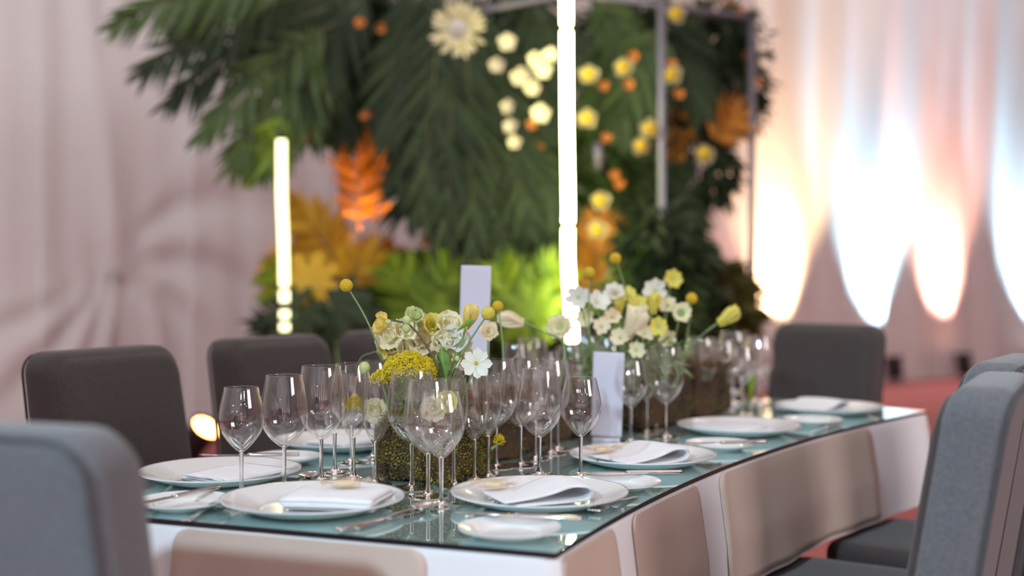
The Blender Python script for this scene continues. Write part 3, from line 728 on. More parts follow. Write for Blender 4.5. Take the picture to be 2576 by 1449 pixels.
# ------------------------------------------------------------------ moss and bark blocks along the table
def log_block(u, s, lu, ls, h, label, moss, mossn, green):
    p = T(u, s); t = thing('moss_block', label, 'moss block', p, (0, 0, head(dir_t(s))), 'moss and bark blocks')
    bm = bmesh.new(); bmesh.ops.create_cube(bm, size=1.0); bmesh.ops.subdivide_edges(bm, edges=bm.edges[:], cuts=14, use_grid_fill=True)
    pts = []
    for v in bm.verts:
        q = v.co.copy(); r = max(abs(q.x), abs(q.y), abs(q.z)); sph = q.normalized() * 0.62
        q = q.lerp(sph, 0.35); w = Vector((q.x * lu, q.y * ls, (q.z + 0.5) * h))
        n_ = noise.noise_vector(w * 14 + Vector((s * 9, 0, 0))) * 0.012 + noise.noise_vector(w * 42) * 0.005
        w += n_; w.z = max(w.z, 0.001); v.co = w
    bm.normal_update(); me = bpy.data.meshes.new('core'); bm.to_mesh(me)
    faces = [(fc.calc_center_median(), fc.normal.copy()) for fc in bm.faces if fc.calc_center_median().z > 0.006]; bm.free()
    for pl in me.polygons: pl.use_smooth = True
    obj('bark_core', me, 'bark', t)
    rnd = random.Random(int(s * 1000)); mg, mw = MB(), MB()
    for i in range(mossn):
        c, n_ = rnd.choice(faces); nn = noise.noise(c * 22 + Vector((3 * s, 1, 0)))
        tgt = mg if nn + (0.08 if green else -0.15) + rnd.uniform(-.2, .2) > 0 else mw
        if nn < -0.32 and rnd.random() < 0.6: continue
        L_ = rnd.uniform(0.0028, 0.0062); d = (n_ + Vector((rnd.uniform(-1, 1), rnd.uniform(-1, 1), rnd.uniform(-0.6, 1))) * 0.9).normalized()
        sd = d.orthogonal().normalized(); sd.rotate(Matrix.Rotation(rnd.uniform(0, 6.3), 3, d)); b = c + Vector((rnd.uniform(-1, 1), rnd.uniform(-1, 1), rnd.uniform(-1, 1))) * 0.007
        w = L_ * 0.34
        tgt.add([b - sd * w * 0.5, b + d * L_ * 0.5 - sd * w, b + d * L_, b + d * L_ * 0.5 + sd * w, b + sd * w * 0.5], [(0, 1, 2, 3, 4)])
    if mg.v: stuff(mg.build('moss', 'moss', t, smooth=False))
    if mw.v: stuff(mw.build('dry_moss', 'moss_brown', t, smooth=False))
    return t
log_block(0.49, 0.58, 0.165, 0.20, 0.130, 'green mossy block nearest on the table, below the first flowers', 1, 20000, True)
log_block(0.535, 0.87, 0.17, 0.32, 0.140, 'dark brown bark block behind the nearest mossy block', 1, 4500, False)
log_block(0.57, 1.26, 0.16, 0.36, 0.140, 'brown mossy block in the middle, behind the menu card', 1, 4500, False)
log_block(0.50, 1.62, 0.20, 0.30, 0.150, 'mossy block under the second flowers', 1, 3000, True)
log_block(0.50, 1.96, 0.14, 0.24, 0.160, 'olive mossy block farthest along the table', 1, 3000, True)

# ------------------------------------------------------------------ flowers
def petal(L_, w, cup=0.3, curl=0.2, tip=0.5, ruffle=0.0, n=9, k=9, base=0.25):
    """petal along +y, face up +z"""
    v, f = [], []
    for i in range(n + 1):
        t_ = i / n; ww = w * (base + (1 - base) * math.sin(min(1, t_ * 1.25) * PI / 2)) * (1 if t_ < 0.7 else math.sqrt(max(0.02, 1 - ((t_ - 0.7) / 0.3) ** 2 * (1 - tip * 0.3))))
        for j in range(k):
            x = (j / (k - 1) - 0.5) * 2
            z = cup * L_ * t_ * t_ + curl * w * x * x + ruffle * L_ * math.sin(x * 5 + t_ * 7) * t_
            v.append(Vector((x * ww / 2, L_ * t_ * (1 - 0.06 * x * x * t_), z)))
    for i in range(n):
        for j in range(k - 1): f.append((i*k+j, i*k+j+1, (i+1)*k+j+1, (i+1)*k+j))
    return v, f
PM = {}
def pmesh(key, material, *a, **kw):
    q = (key, material)
    if q not in PM:
        v, f = petal(*a, **kw); me = mesh('petal', v, f); me.materials.append(M[material]); PM[q] = me
    return PM[q]
def frame_to(n_, up=Vector((0, 0, 1))):
    z = n_.normalized(); x = up.cross(z)
    if x.length < 1e-3: x = Vector((1, 0, 0)).cross(z)
    x.normalize(); y = z.cross(x); return Matrix((x, y, z)).transposed().to_4x4()
def root_at(p, name, label, cat, group):
    return thing(name, label, cat, p, (0, 0, 0), group)
def stem_of(t, pts, r, material='stem'):
    b = Vector(t.location); c = catmull([Vector(p) - b for p in pts], 5)
    n_ = len(c); MB().add(*tube(c, [r * (1.15 - 0.3 * i / n_) for i in range(n_)], 8)).build('stem', material, t)
def petals_on(t, centre, normal, me, n_, radius, tilt, phase=0.0, name='petal', scale=1.0, roll=0.0):
    b = Vector(t.location); F = frame_to(normal)
    for i in range(n_):
        a = 2 * PI * i / n_ + phase + random.uniform(-.12, .12)
        Mx = Matrix.Translation(Vector(centre) - b) @ F @ Matrix.Rotation(a, 4, 'Z') @ Matrix.Translation((0, radius, 0)) @ Matrix.Rotation(tilt + random.uniform(-.12, .12), 4, 'X') @ Matrix.Rotation(roll, 4, 'Y') @ Matrix.Scale(scale * random.uniform(.92, 1.08), 4)
        o = obj(name, me, None, t); o.matrix_local = Mx
def ball_mesh(r, bumps=True):
    v, f = [], []; nu, nv = 28, 18
    for j in range(nv + 1):
        ph = PI * j / nv
        for i in range(nu):
            th = 2 * PI * i / nu; q = Vector((math.sin(ph) * math.cos(th), math.sin(ph) * math.sin(th), math.cos(ph)))
            v.append(q * r * (1 + (0.035 * (((i + j) % 2) * 2 - 1) if bumps and 0 < j < nv else 0)))
    for j in range(nv):
        for i in range(nu): k = (i + 1) % nu; f.append((j*nu+i, (j+1)*nu+i, (j+1)*nu+k, j*nu+k))
    return v, f
def craspedia(px, py, d, r, stem_px, label, pale=False, group='yellow ball flowers on the table', stemw=0.0019):
    c = P(px, py, d); pts = [P(x, y, dd) for x, y, dd in stem_px] + [c]
    t = root_at(pts[0], 'ball_flower', label, 'flower', group); stem_of(t, pts, stemw)
    v, f = ball_mesh(r); MB().add([c - t.location + q for q in v], f).build('flower_head', 'crasp_pale' if pale else 'crasp', t); return t
FD = 2.50
craspedia(871, 718, 2.42, 0.0130, [(990, 1040, 2.46), (962, 905, 2.44), (920, 800, 2.43)], 'golden ball flower on a long stem, far left of the first flowers')
craspedia(1228, 788, 2.42, 0.0138, [(1095, 1040, 2.46), (1132, 945, 2.44), (1175, 868, 2.43)], 'pale yellow ball flower right of the yellow tulip', True)
craspedia(1252, 771, 2.80, 0.0130, [(1268, 1060, 2.72), (1266, 900, 2.76), (1260, 820, 2.78)], 'golden ball flower behind the pale yellow one')
craspedia(1483, 686, 3.05, 0.0150, [(1500, 960, 3.1), (1482, 830, 3.08)], 'blurred golden ball flower beside the bright light tube')
craspedia(1548, 650, 3.15, 0.0150, [(1600, 980, 3.2), (1580, 760, 3.18)], 'blurred golden ball flower highest above the second flowers')
craspedia(1740, 751, 3.3, 0.0155, [(1700, 980, 3.3), (1728, 850, 3.3)], 'blurred golden ball flower right of the second flowers')

def tulip(centre, axis, L_, material, stem_pts, label, openness=0.12, name='tulip', group='tulips'):
    pts = stem_pts + [centre]; t = root_at(pts[0], name, label, 'flower', group); stem_of(t, pts, 0.0028)
    me = pmesh(('tul', round(L_, 3)), material, L_, L_ * 0.66, cup=-0.06, curl=0.30, tip=0.9)
    # petals rise around the axis
    petals_on(t, centre, axis, me, 3, L_ * 0.10, PI/2 - openness, 0.3); petals_on(t, centre, axis, me, 3, L_ * 0.06, PI/2 - openness * 0.5, 0.3 + PI/3, scale=1.03)
    # leaf
    return t
def leaf_on(t, a, b, w, material='leafg', name='leaf', sag=0.1):
    v, f = petal(1, 1, 0, 0.25, 1.0); d = Vector(b) - Vector(a); L_ = d.length
    F = frame_to(d.cross(Vector((0.3, 0.2, 1))).cross(d), d) ; z = d.normalized(); x = Vector((0, -1, 0)).cross(z).normalized() if abs(z.y) < 0.98 else Vector((1, 0, 0)); y = z; n_ = x.cross(y)
    Mx = Matrix((x, y, n_)).transposed().to_4x4()
    MB().add([Vector(a) - Vector(t.location) + Mx @ Vector((q.x * w, q.y * L_, q.z * w + sag * L_ * (q.y ** 2 - q.y))) for q in v], f).build(name, material, t)
def axis(px0, py0, px1, py1, d, dy=0.0):
    v = P(px1, py1, d) - P(px0, py0, d); v.y += dy; return v.normalized()
t = tulip(P(1170, 828, 2.44), axis(1168, 828, 1186, 775, 2.44, -0.004), 0.050, 'yellowp', [P(1110, 1040, 2.48), P(1145, 930, 2.46)], 'yellow tulip before the tall sign card', 0.16)
leaf_on(t, P(1150, 832, 2.42), P(1190, 803, 2.41), 0.010)
tulip(P(1318, 812, 2.95), axis(1320, 812, 1262, 796, 2.95), 0.062, 'peach', [P(1400, 1000, 2.9), P(1420, 870, 2.95), P(1360, 832, 2.95)], 'blurred peach tulip lying sideways right of the sign card', 0.12)
t = tulip(P(1806, 812, 3.3), axis(1806, 812, 1866, 774, 3.3), 0.066, 'lemon', [P(1690, 980, 3.3), P(1740, 870, 3.3)], 'blurred yellow tulip pointing right out of the second flowers', 0.10)
tulip(P(1640, 790, 3.25), axis(1640, 790, 1650, 735, 3.25), 0.055, 'lemon', [P(1630, 980, 3.3), P(1636, 880, 3.3)], 'blurred lemon tulip in the middle of the second flowers', 0.18)
tulip(P(1560, 790, 3.2), axis(1560, 790, 1555, 745, 3.2), 0.050, 'lemon', [P(1590, 980, 3.3), P(1570, 880, 3.3)], 'blurred lemon tulip left in the second flowers', 0.25)
tulip(P(1575, 850, 3.15), axis(1575, 850, 1622, 768, 3.15), 0.090, 'peach', [P(1585, 980, 3.25), P(1580, 900, 3.2)], 'blurred large peach bloom at the front of the second flowers', 0.22)

def pea(px, py, d, size, material, nrm, label, base):
    """ruffled sweet-pea bloom: upright standard petal, two wings, keel"""
    c = P(px, py, d); t = root_at(Vector(base), 'sweet_pea', label, 'flower', 'cream sweet peas in the first flowers')
    stem_of(t, [base, (Vector(base) + c) / 2 + Vector((0, 0.004, 0.004)), c], 0.0014)
    n_ = Vector(nrm)
    st = pmesh('standard', material, 0.034, 0.040, cup=0.25, curl=0.10, tip=0.2, ruffle=0.07, base=0.35)
    wg = pmesh('wing', material, 0.026, 0.024, cup=0.15, curl=0.25, tip=0.3, ruffle=0.06)
    s_ = size / 0.034; ph = random.uniform(0, 6)
    petals_on(t, c, n_, st, 4, 0.001, 0.38, ph, scale=s_); petals_on(t, c, n_, wg, 4, 0.001, 0.80, ph + 0.6, scale=s_)
    return t
base1 = P(1060, 1035, 2.50)
rp = random.Random(3)
PEAS = [(985, 850, 'cream', 'at the left side of the bunch'), (1002, 884, 'cream', 'low left, just above the yarrow'), (1012, 832, 'cream', 'behind the green buds'),
 (1050, 818, 'cream', 'below the pale green top bloom'), (1062, 866, 'peach', 'in the heart of the bunch'), (1088, 822, 'lemon', 'at the top middle'), (1104, 862, 'cream', 'right of the heart'),
 (1128, 826, 'cream', 'at the top right'), (1142, 862, 'whitep', 'at the right side'), (1166, 858, 'whitep', 'rightmost under the tulip'), (1160, 900, 'cream', 'low right beside the cosmos'),
 (1130, 905, 'cream', 'low middle over the green blade'), (1034, 900, 'cream', 'half hidden by the yarrow'), (1078, 894, 'peach', 'low middle above the yarrow'), (1118, 858, 'whitep', 'front middle, palest'),
 (972, 878, 'yellowp', 'yellow one at the far left edge')]
for (x, y, m_, w_) in PEAS:
    d = 2.47 + rp.uniform(-.025, .03); pea(x, y, d, rp.uniform(.029, .038), m_, (rp.uniform(-.6, .6), -1, rp.uniform(-.1, .7)), {'cream': 'cream', 'peach': 'pale peach', 'whitep': 'white', 'yellowp': 'yellow', 'lemon': 'lemon'}[m_] + ' sweet pea ' + w_, P(x * 0.45 + 1060 * 0.55, 1035, 2.5))
pea(972, 820, 2.46, 0.030, 'yellowp', (-0.8, -0.6, 0.4), 'yellow sweet pea at the upper left beside the green bud', P(1010, 1035, 2.5))
pea(1042, 800, 2.45, 0.024, 'palebud', (0.2, -0.9, 0.6), 'pale green bloom at the very top of the bunch', P(1040, 1035, 2.5))
pea(948, 1030, 2.52, 0.030, 'cream', (-0.2, -1, 0.1), 'cream bloom seen through the third left flute', P(975, 1050, 2.53))
pea(1090, 1030, 2.36, 0.030, 'cream', (0, -1, 0.2), 'cream bloom seen through the nearest wine glass', P(1080, 1070, 2.40))
pea(1120, 1012, 2.37, 0.026, 'lemon', (0.2, -1, 0.2), 'lemon bloom seen through the nearest wine glasses', P(1110, 1070, 2.40))

def bud_sprig(pts, buds, label):
    pw = [P(*q) for q in pts]; t = root_at(pw[0], 'bud_sprig', label, 'flower', 'green bud sprigs'); stem_of(t, pw, 0.0021, 'twig')
    for (x, y, d, r, e) in buds:
        c = P(x, y, d) - t.location; v, f = ball_mesh(r, False)
        MB().add([c + Vector((q.x, q.y, q.z * e)) for q in v], f).build('bud', 'palebud', t)
    return t
bud_sprig([(1105, 1035, 2.42), (1100, 930, 2.41), (1072, 868, 2.41), (1035, 822, 2.41), (1000, 808, 2.41), (978, 806, 2.41)],
          [(977, 810, 2.41, 0.0066, 0.85), (1023, 805, 2.40, 0.0085, 1.1), (1022, 826, 2.40, 0.0085, 1.1)], 'dark twig with round green buds over the sweet peas')
t = bud_sprig([(1000, 1040, 2.42), (957, 900, 2.42), (930, 890, 2.42), (905, 905, 2.42), (894, 945, 2.42)], [(917, 925, 2.42, 0.011, 1.15)], 'curling green tendril with a pale seed bud left of the yarrow')
t = bud_sprig([(1130, 1035, 2.42), (1135, 930, 2.42), (1148, 905, 2.42)], [(1150, 902, 2.42, 0.005, 1.2)], 'thin green sprig between sweet peas and cosmos')
leaf_on(t, P(1135, 925, 2.42), P(1152, 885, 2.42), 0.008)
leaf_on(t, P(1120, 960, 2.43), P(1112, 875, 2.44), 0.026)

def yarrow(px, py, d, rx, rz, stem_base, n_, label):
    c = P(px, py, d); t = root_at(Vector(stem_base), 'yarrow', label, 'flower', 'golden yarrow heads'); stem_of(t, [stem_base, c - Vector((0, 0, rz * 0.3))], 0.003)
    rr = random.Random(px); mb = MB(); sk = MB()
    ov = [(0, 0, -.2), (0.001, 0, 0), (-0.0005, 0.0009, 0), (-0.0005, -0.0009, 0)]
    for i in range(n_):
        a = rr.uniform(0, 2 * PI); q = math.sqrt(rr.random()); x, y = q * math.cos(a), q * math.sin(a)
        lump = 0.16 * noise.noise(Vector((x * 3.1, y * 3.1, px))) + 0.05 * rr.uniform(-1, 1)
        p = c - t.location + Vector((x * rx, y * rx * 0.8, rz * (math.sqrt(max(0, 1 - q * q * 0.95)) - 0.45 + lump)))
        if rr.random() < 0.3: p.z -= rr.uniform(0, rz * 0.35)
        r = rr.uniform(0.0009, 0.0017)
        for k in range(3):
            dd = Vector((rr.uniform(-1, 1), rr.uniform(-1, 1), rr.uniform(-.2, 1))).normalized(); s1 = dd.orthogonal().normalized() * r * 0.7; s2 = dd.cross(s1)
            mb.add([p + s1, p - s1 * 0.5 + s2, p - s1 * 0.5 - s2, p + dd * r * 2.6], [(0, 1, 3), (1, 2, 3), (2, 0, 3)])
    stuff(mb.build('florets', 'yarrow', t, smooth=False))
    return t
yarrow(1030, 925, 2.41, 0.056, 0.050, P(1040, 1045, 2.44), 3000, 'golden yarrow head in the middle, below the sweet peas')
yarrow(962, 950, 2.42, 0.024, 0.026, P(985, 1050, 2.46), 700, 'small golden yarrow head at the left of the larger one')
yarrow(892, 1018, 2.56, 0.016, 0.034, P(960, 1060, 2.52), 700, 'golden yarrow sprig seen through the middle left flute')
yarrow(1255, 1108, 2.52, 0.012, 0.020, P(1235, 1130, 2.5), 300, 'tiny golden yarrow tuft low between the flute stems')

def daisy(px, py, d, L_, w, n_, material, nrm, eye, label, stem_base, group, layers=1, tilt=0.12, name='cosmos_flower', eyemat='gold', cup=0.08):
    c = P(px, py, d); t = root_at(Vector(stem_base), name, label, 'flower', group); nv = Vector(nrm).normalized()
    stem_of(t, [stem_base, (Vector(stem_base) + c) / 2 - nv * 0.006, c - nv * 0.003], 0.0018)
    for k in range(layers):
        me = pmesh(('d', round(L_, 3), round(w, 3), layers), material, L_, w, cup=cup, curl=0.12, tip=0.1, ruffle=0.015, base=0.3)
        petals_on(t, c, nv, me, n_, eye * 0.5, tilt + 0.45 * k, k * 0.4, scale=1 - 0.25 * k)
    v, f = ball_mesh(eye); F = frame_to(nv); MB().add([c - t.location + F @ Vector((q.x, q.y, q.z * 0.6)) for q in v], f).build('flower_eye', eyemat, t); return t
daisy(1198, 914, 2.37, 0.0300, 0.0180, 8, 'whitep', (0.05, -1, 0.12), 0.0048, 'white cosmos flower facing the camera, low right in the first flowers', P(1150, 1040, 2.45), 'open flowers in the first arrangement', 1, 0.1)
daisy(1228, 836, 2.78, 0.024, 0.018, 10, 'peach', (0.2, -1, 0.35), 0.007, 'blurred pale peach ranunculus right of the sign card', P(1225, 1060, 2.7), 'open flowers in the first arrangement', 2, 0.5, 'ranunculus', 'palebud')
daisy(1408, 822, 3.0, 0.030, 0.018, 14, 'cream', (-0.1, -1, 0.2), 0.012, 'blurred cream scabious left of the bright light tube', P(1440, 1000, 3.05), 'open flowers in the second arrangement', 2, 0.35, 'scabious', 'palebud')
for (x, y, d, L_, mm, lb) in [(1455, 748, 3.1, 0.032, 'whitep', 'blurred white flower before the bright light tube'), (1502, 762, 3.1, 0.034, 'whitep', 'blurred white flower second from the left in the second flowers'),
   (1546, 738, 3.2, 0.030, 'whitep', 'blurred white flower below the highest ball flower'), (1648, 732, 3.3, 0.034, 'whitep', 'blurred white flower at the top right of the second flowers'),
   (1606, 770, 3.25, 0.030, 'lemon', 'blurred yellow open flower amid the second flowers'), (1690, 700, 3.45, 0.030, 'lemon', 'blurred yellow open flower at the back right'),
   (1655, 820, 3.15, 0.026, 'lemon', 'blurred lemon flower low in the second flowers'), (1512, 822, 3.1, 0.024, 'peach', 'blurred peach flower low left in the second flowers'),
   (1620, 840, 3.15, 0.028, 'peach', 'blurred peach flower low middle in the second flowers'), (1540, 800, 3.15, 0.026, 'peach', 'blurred apricot flower left of the large peach bloom'), (1680, 850, 3.2, 0.024, 'cream', 'blurred cream flower low right in the second flowers'),
   (1470, 800, 3.15, 0.026, 'cream', 'blurred cream flower just right of the tube foot'), (1560, 850, 3.1, 0.026, 'peach', 'blurred peach flower low before the large peach bloom'), (1600, 880, 3.12, 0.024, 'cream', 'blurred cream flower lowest in the second flowers'), (1680, 770, 3.3, 0.028, 'cream', 'blurred cream flower between white flower and scabious'), (1580, 745, 3.3, 0.026, 'lemon', 'blurred lemon flower at the top middle of the second flowers')]:
    daisy(x, y, d, L_, L_ * 0.66, 7, mm, (rp.uniform(-.4, .4), -1, rp.uniform(0, .8)), 0.006, lb, P(x * 0.5 + 1590 * 0.5, 990, d + 0.03), 'open flowers in the second arrangement', 1, 0.35, 'open_flower', 'palebud')
daisy(1712, 788, 3.2, 0.028, 0.018, 13, 'cream', (0.1, -1, 0.3), 0.013, 'blurred cream scabious with a green eye left of the yellow tulip', P(1670, 990, 3.25), 'open flowers in the second arrangement', 1, 0.6, 'scabious', 'stem')

def leafy(px, py, d, rx, ry, rz, n_, L_, w, material, name, label, group, cat='plant', seed=0, base=None, droop=0.0, stems=True):
    """clump: many small leaves in an ellipsoid, radii in metres"""
    c = P(px, py, d); rr = random.Random(seed + int(px) * 7 + int(py)); b = Vector(base) if base is not None else Vector((c.x, c.y, c.z - rz))
    t = thing(name, label, cat, b, (0, 0, 0), group); mb = MB()
    for i in range(n_):
        q = Vector((rr.gauss(0, 1), rr.gauss(0, 1), rr.gauss(0, 1))).normalized() * rr.uniform(0.25, 1) ** 0.5
        p = c - b + Vector((q.x * rx, q.y * ry, q.z * rz)); d_ = (Vector((q.x, q.y, q.z * 0.7 - droop)) + Vector((rr.uniform(-1, 1), rr.uniform(-1, 1), rr.uniform(-1, 1))) * 0.8).normalized()
        s_ = d_.orthogonal().normalized(); s_.rotate(Matrix.Rotation(rr.uniform(0, 6.3), 3, d_)); l = L_ * rr.uniform(.6, 1.3); ww = w * rr.uniform(.7, 1.2); nn = d_.cross(s_) * ww * 0.25
        mb.add([p, p + d_ * l * 0.35 - s_ * ww / 2 + nn, p + d_ * l * 0.45, p + d_ * l * 0.35 + s_ * ww / 2 + nn, p + d_ * l - Vector((0, 0, l * 0.15))], [(0, 1, 2), (0, 2, 3), (1, 4, 2), (2, 4, 3)])
    stuff(mb.build('leaves', material, t))
    if stems:
        sb = MB()
        for k in range(5):
            e = c - b + Vector((rr.uniform(-.6, .6) * rx, rr.uniform(-.6, .6) * ry, rr.uniform(-.2, .7) * rz)); sb.add(*tube([Vector((0, 0, 0)), e * 0.5 + Vector((0, 0, 0.02)), e], max(0.0015, rx * 0.02), 6))
        sb.build('stems', 'twig', t)
    return t
leafy(1080, 985, 2.50, 0.07, 0.06, 0.05, 260, 0.030, 0.006, 'leafg', 'filler_greens', 'fine green filler leaves under the first flowers', 'filler greens', base=P(1060, 1045, 2.5))
leafy(1590, 900, 3.25, 0.15, 0.10, 0.065, 230, 0.05, 0.009, 'stem', 'filler_greens', 'blurred green filler leaves under the second flowers', 'filler greens', base=P(1590, 985, 3.3))
bl = root_at(P(1888, 1015, 3.7), 'grass_blade', 'upright yellow-green leaf blade among the farthest glasses', 'leaf', None)
leaf_on(bl, P(1888, 1015, 3.7), P(1892, 935, 3.7), 0.022, 'lime', sag=0.0)

# ------------------------------------------------------------------ plant installation behind the table: frame, light tubes
def post(a, b, r, material, label, fins=True):
    t = thing('frame_post', label, 'frame post', a, (0, 0, 0), 'steel frame tubes'); d = Vector(b) - Vector(a)
    MB().add(*tube([Vector((0, 0, 0)), d], r, 14)).build('tube', material, t)
    MB().add(*tube([d * 0.998, d * 0.998 + d.normalized() * 0.02], r * 1.25, 14)).build('end_cap', 'black', t); 
    if fins: MB().add(*lathe([(0.0005, 0), (0.09, 0), (0.09, 0.01), (0.03, 0.016), (0.0005, 0.016)], 24)).build('base_plate', 'black', t)
    return t
def gp(px, d): p = P(px, 700, d); return Vector((p.x, p.y, 0.0))
ZT = 2.80
post(gp(864, 6.7), gp(862, 6.7) + Vector((0, 0, 2.5)), 0.022, 'rust_post', 'plum coloured steel post left, beside the orange foliage')
post(gp(1668, 6.0), gp(1662, 6.0) + Vector((0, 0, ZT)), 0.021, 'post', 'grey steel post right of the bright light tube')
post(gp(1893, 6.9), gp(1890, 6.9) + Vector((0, 0, 2.64)), 0.022, 'post', 'grey steel post at the right edge of the plants')
a, b = gp(1440, 6.35) + Vector((0, 0, 2.64)), gp(1893, 6.9) + Vector((0, 0, 2.63))
post(a, b, 0.018, 'post', 'grey steel crossbar at the top right of the plants', False)
post(gp(864, 6.7) + Vector((0, 0, 2.49)), gp(1440, 6.35) + Vector((0, 0, 2.64)), 0.018, 'post', 'grey steel crossbar hidden in the dark hanging palms', False)
def light_tube(pts, r, cuts, material, label, d):
    base = P(*pts[0], d); t = thing('light_tube', label, 'light tube', base, (0, 0, 0), 'glowing light tubes')
    def at(y):
        for (x0, y0), (x1, y1) in zip(pts, pts[1:]):
            lo, hi = min(y0, y1), max(y0, y1)
            if lo <= y <= hi: return x0 + (x1 - x0) * (y - y0) / (y1 - y0)
        return pts[0][0]
    for (ya, yb) in cuts:
        n_ = max(2, int(abs(ya - yb) / 40)); c = [P(at(ya + (yb - ya) * i / n_), ya + (yb - ya) * i / n_, d) - base for i in range(n_ + 1)]
        MB().add(*tube(c, r, 14)).build('glowing_section', material, t)
    for (ya, yb), (yc, yd) in zip(cuts, cuts[1:]):
        c = [P(at(yb), yb, d) - base, P(at(yc), yc, d) - base]; MB().add(*tube(c, r * 1.5, 14)).build('joint', 'black', t)  # on the soft tube these black sleeves stand in for leaves hiding its glow
    e = P(at(pts[-1][1]), pts[-1][1], d) - base; MB().add(*tube([e, e + Vector((0, 0, 0.03))], r * 1.1, 14)).build('end_cap', 'black', t)
    return t
light_tube([(1440, 858), (1436, 780), (1428, 640), (1430, 520), (1426, 300), (1424, -60)], 0.023, [(858, 575), (561, 79), (66, -60)], 'led', 'brilliant white-yellow light tube in the middle of the plants', 5.7)
light_tube([(716, 832), (715, 720), (713, 600), (708, 480), (708, 352)], 0.022, [(832, 812), (800, 780), (760, 730), (720, 352)], 'led_dim', 'softer yellow light tube at the left below the palm fronds', 5.6)
MB_ = MB().add(*tube([P(1504, 430, 6.3), P(1504, 360, 6.3)], 0.028, 14)); cl = MB_.build('frame_clamp', 'post'); tag(cl, 'short pale grey tube clamp among the orange blossoms', 'clamp')
# ------------------------------------------------------------------ palm fronds
def leaflet_mesh(material):
    v = [(0, 0, 0), (-.5, .18, .12), (0, .2, 0), (.5, .18, .12), (-.42, .55, .08), (0, .56, -.02), (.42, .55, .08), (0, 1, -.12)]
    f = [(0, 2, 1), (0, 3, 2), (1, 2, 5, 4), (2, 3, 6, 5), (4, 5, 7), (5, 6, 7)]
    me = mesh('leaflet', v, f); me.materials.append(M[material]); return me
LM = {}
def frond(p0, p1, droop, nl, ll, lw, material, label, group, split=False, plane=Vector((0, -1, 0)), spread=0.95, name='palm_frond'):
    p0, p1 = Vector(p0), Vector(p1); t = thing(name, label, 'palm frond' if name == 'palm_frond' else 'fern', p0, (0, 0, 0), group)
    d = p1 - p0; n_ = 14; pts = []
    for i in range(n_ + 1):
        q = i / n_; pts.append(d * q + Vector((0, 0, 1)) * droop * 4 * q * (1 - q))
    MB().add(*tube(pts, [0.009 * (1 - 0.8 * i / n_) * max(0.4, d.length) for i in range(n_ + 1)], 6)).build('midrib', 'twig' if material != 'orange' else 'orange', t)
    mb = MB(); rr = random.Random(int(p0.x * 1e4 + p1.x * 1e3 + p1.z * 777))
    if material not in LM: LM[material] = leaflet_mesh(material)
    base = [tuple(v.co) for v in LM[material].vertices]; fc = [tuple(p.vertices) for p in LM[material].polygons]
    for i in range(nl):
        q = 0.10 + 0.90 * i / (nl - 1); x = q * n_; k = min(int(x), n_ - 1); c = pts[k].lerp(pts[k + 1], x - k); tg = (pts[k + 1] - pts[k]).normalized()
        pl = (plane + Vector((rr.uniform(-.3, .3), rr.uniform(-.3, .3), rr.uniform(-.3, .3)))).normalized()
        for s in (-1, 1):
            sd = tg.cross(pl).normalized() * s; dr = (sd * spread * (1 - 0.55 * q) + tg * (0.55 + 0.6 * q) + Vector((0, 0, -0.35)) + Vector((rr.uniform(-.12, .12), rr.uniform(-.25, .25), rr.uniform(-.12, .12)))).normalized()
            L_ = ll * (0.45 + 1.1 * math.sin(PI * min(1, 0.12 + 0.80 * q))) * 0.72 * rr.uniform(.85, 1.1)
            yv = dr; xv = yv.cross(pl).normalized(); zv = xv.cross(yv)
            Mx = Matrix.Translation(c) @ Matrix((xv * lw, yv * L_, zv * lw)).transposed().to_4x4()
            if split:
                o = obj('leaflet', LM[material], None, t); o.matrix_local = Mx
            else: mb.add(base, fc, Mx)
    if not split: stuff(mb.build('leaflets', material, t))
    return t
# upper-left fan of palm fronds against the pale drape
for (x0, y0, x1, y1, d, dr, mtl, lb) in [
   (760, -60, 305, 55, 5.7, 0.05, 'palm_lit', 'green palm frond reaching farthest left at the top'),
   (800, -20, 375, 175, 5.8, 0.06, 'palm', 'dark palm frond second from the top left'),
   (820, 20, 440, 245, 5.9, 0.05, 'palm', 'dark palm frond third from the top left'),
   (840, 60, 520, 330, 5.9, 0.05, 'palm_lit', 'palm frond drooping left above the soft light tube'),
   (850, 90, 590, 405, 5.95, 0.05, 'palm_lit', 'yellow-green palm frond tip just above the soft light tube'),
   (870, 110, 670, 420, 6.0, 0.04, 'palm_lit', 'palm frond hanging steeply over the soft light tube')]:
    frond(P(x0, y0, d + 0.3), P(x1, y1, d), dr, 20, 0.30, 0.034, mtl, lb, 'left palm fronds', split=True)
DK = 'dark palm frond '
DKL = ['high at the left, tip above the soft tube', 'left of the plum post, upper', 'left of the plum post, tip over the soft tube', 'hanging over the plum post top', 'hanging above the orange spray', 'just left under the protea, short', 'left under the protea, reaching the orange fronds',
       'left of centre, tip above the lime ferns', 'in the very middle, tip left of the sign card', 'in the very middle, longest, tip above the sign card', 'right of the middle, tip over the lime shrub', 'right of the middle, tip near the brilliant tube', 'branching left halfway down the middle', 'branching right to the brilliant tube, upper', 'branching right to the brilliant tube, lower',
       'branching left lowest in the middle', 'behind the orchid cascade', 'above the orchid cascade', 'topmost at the left, half out of the picture']
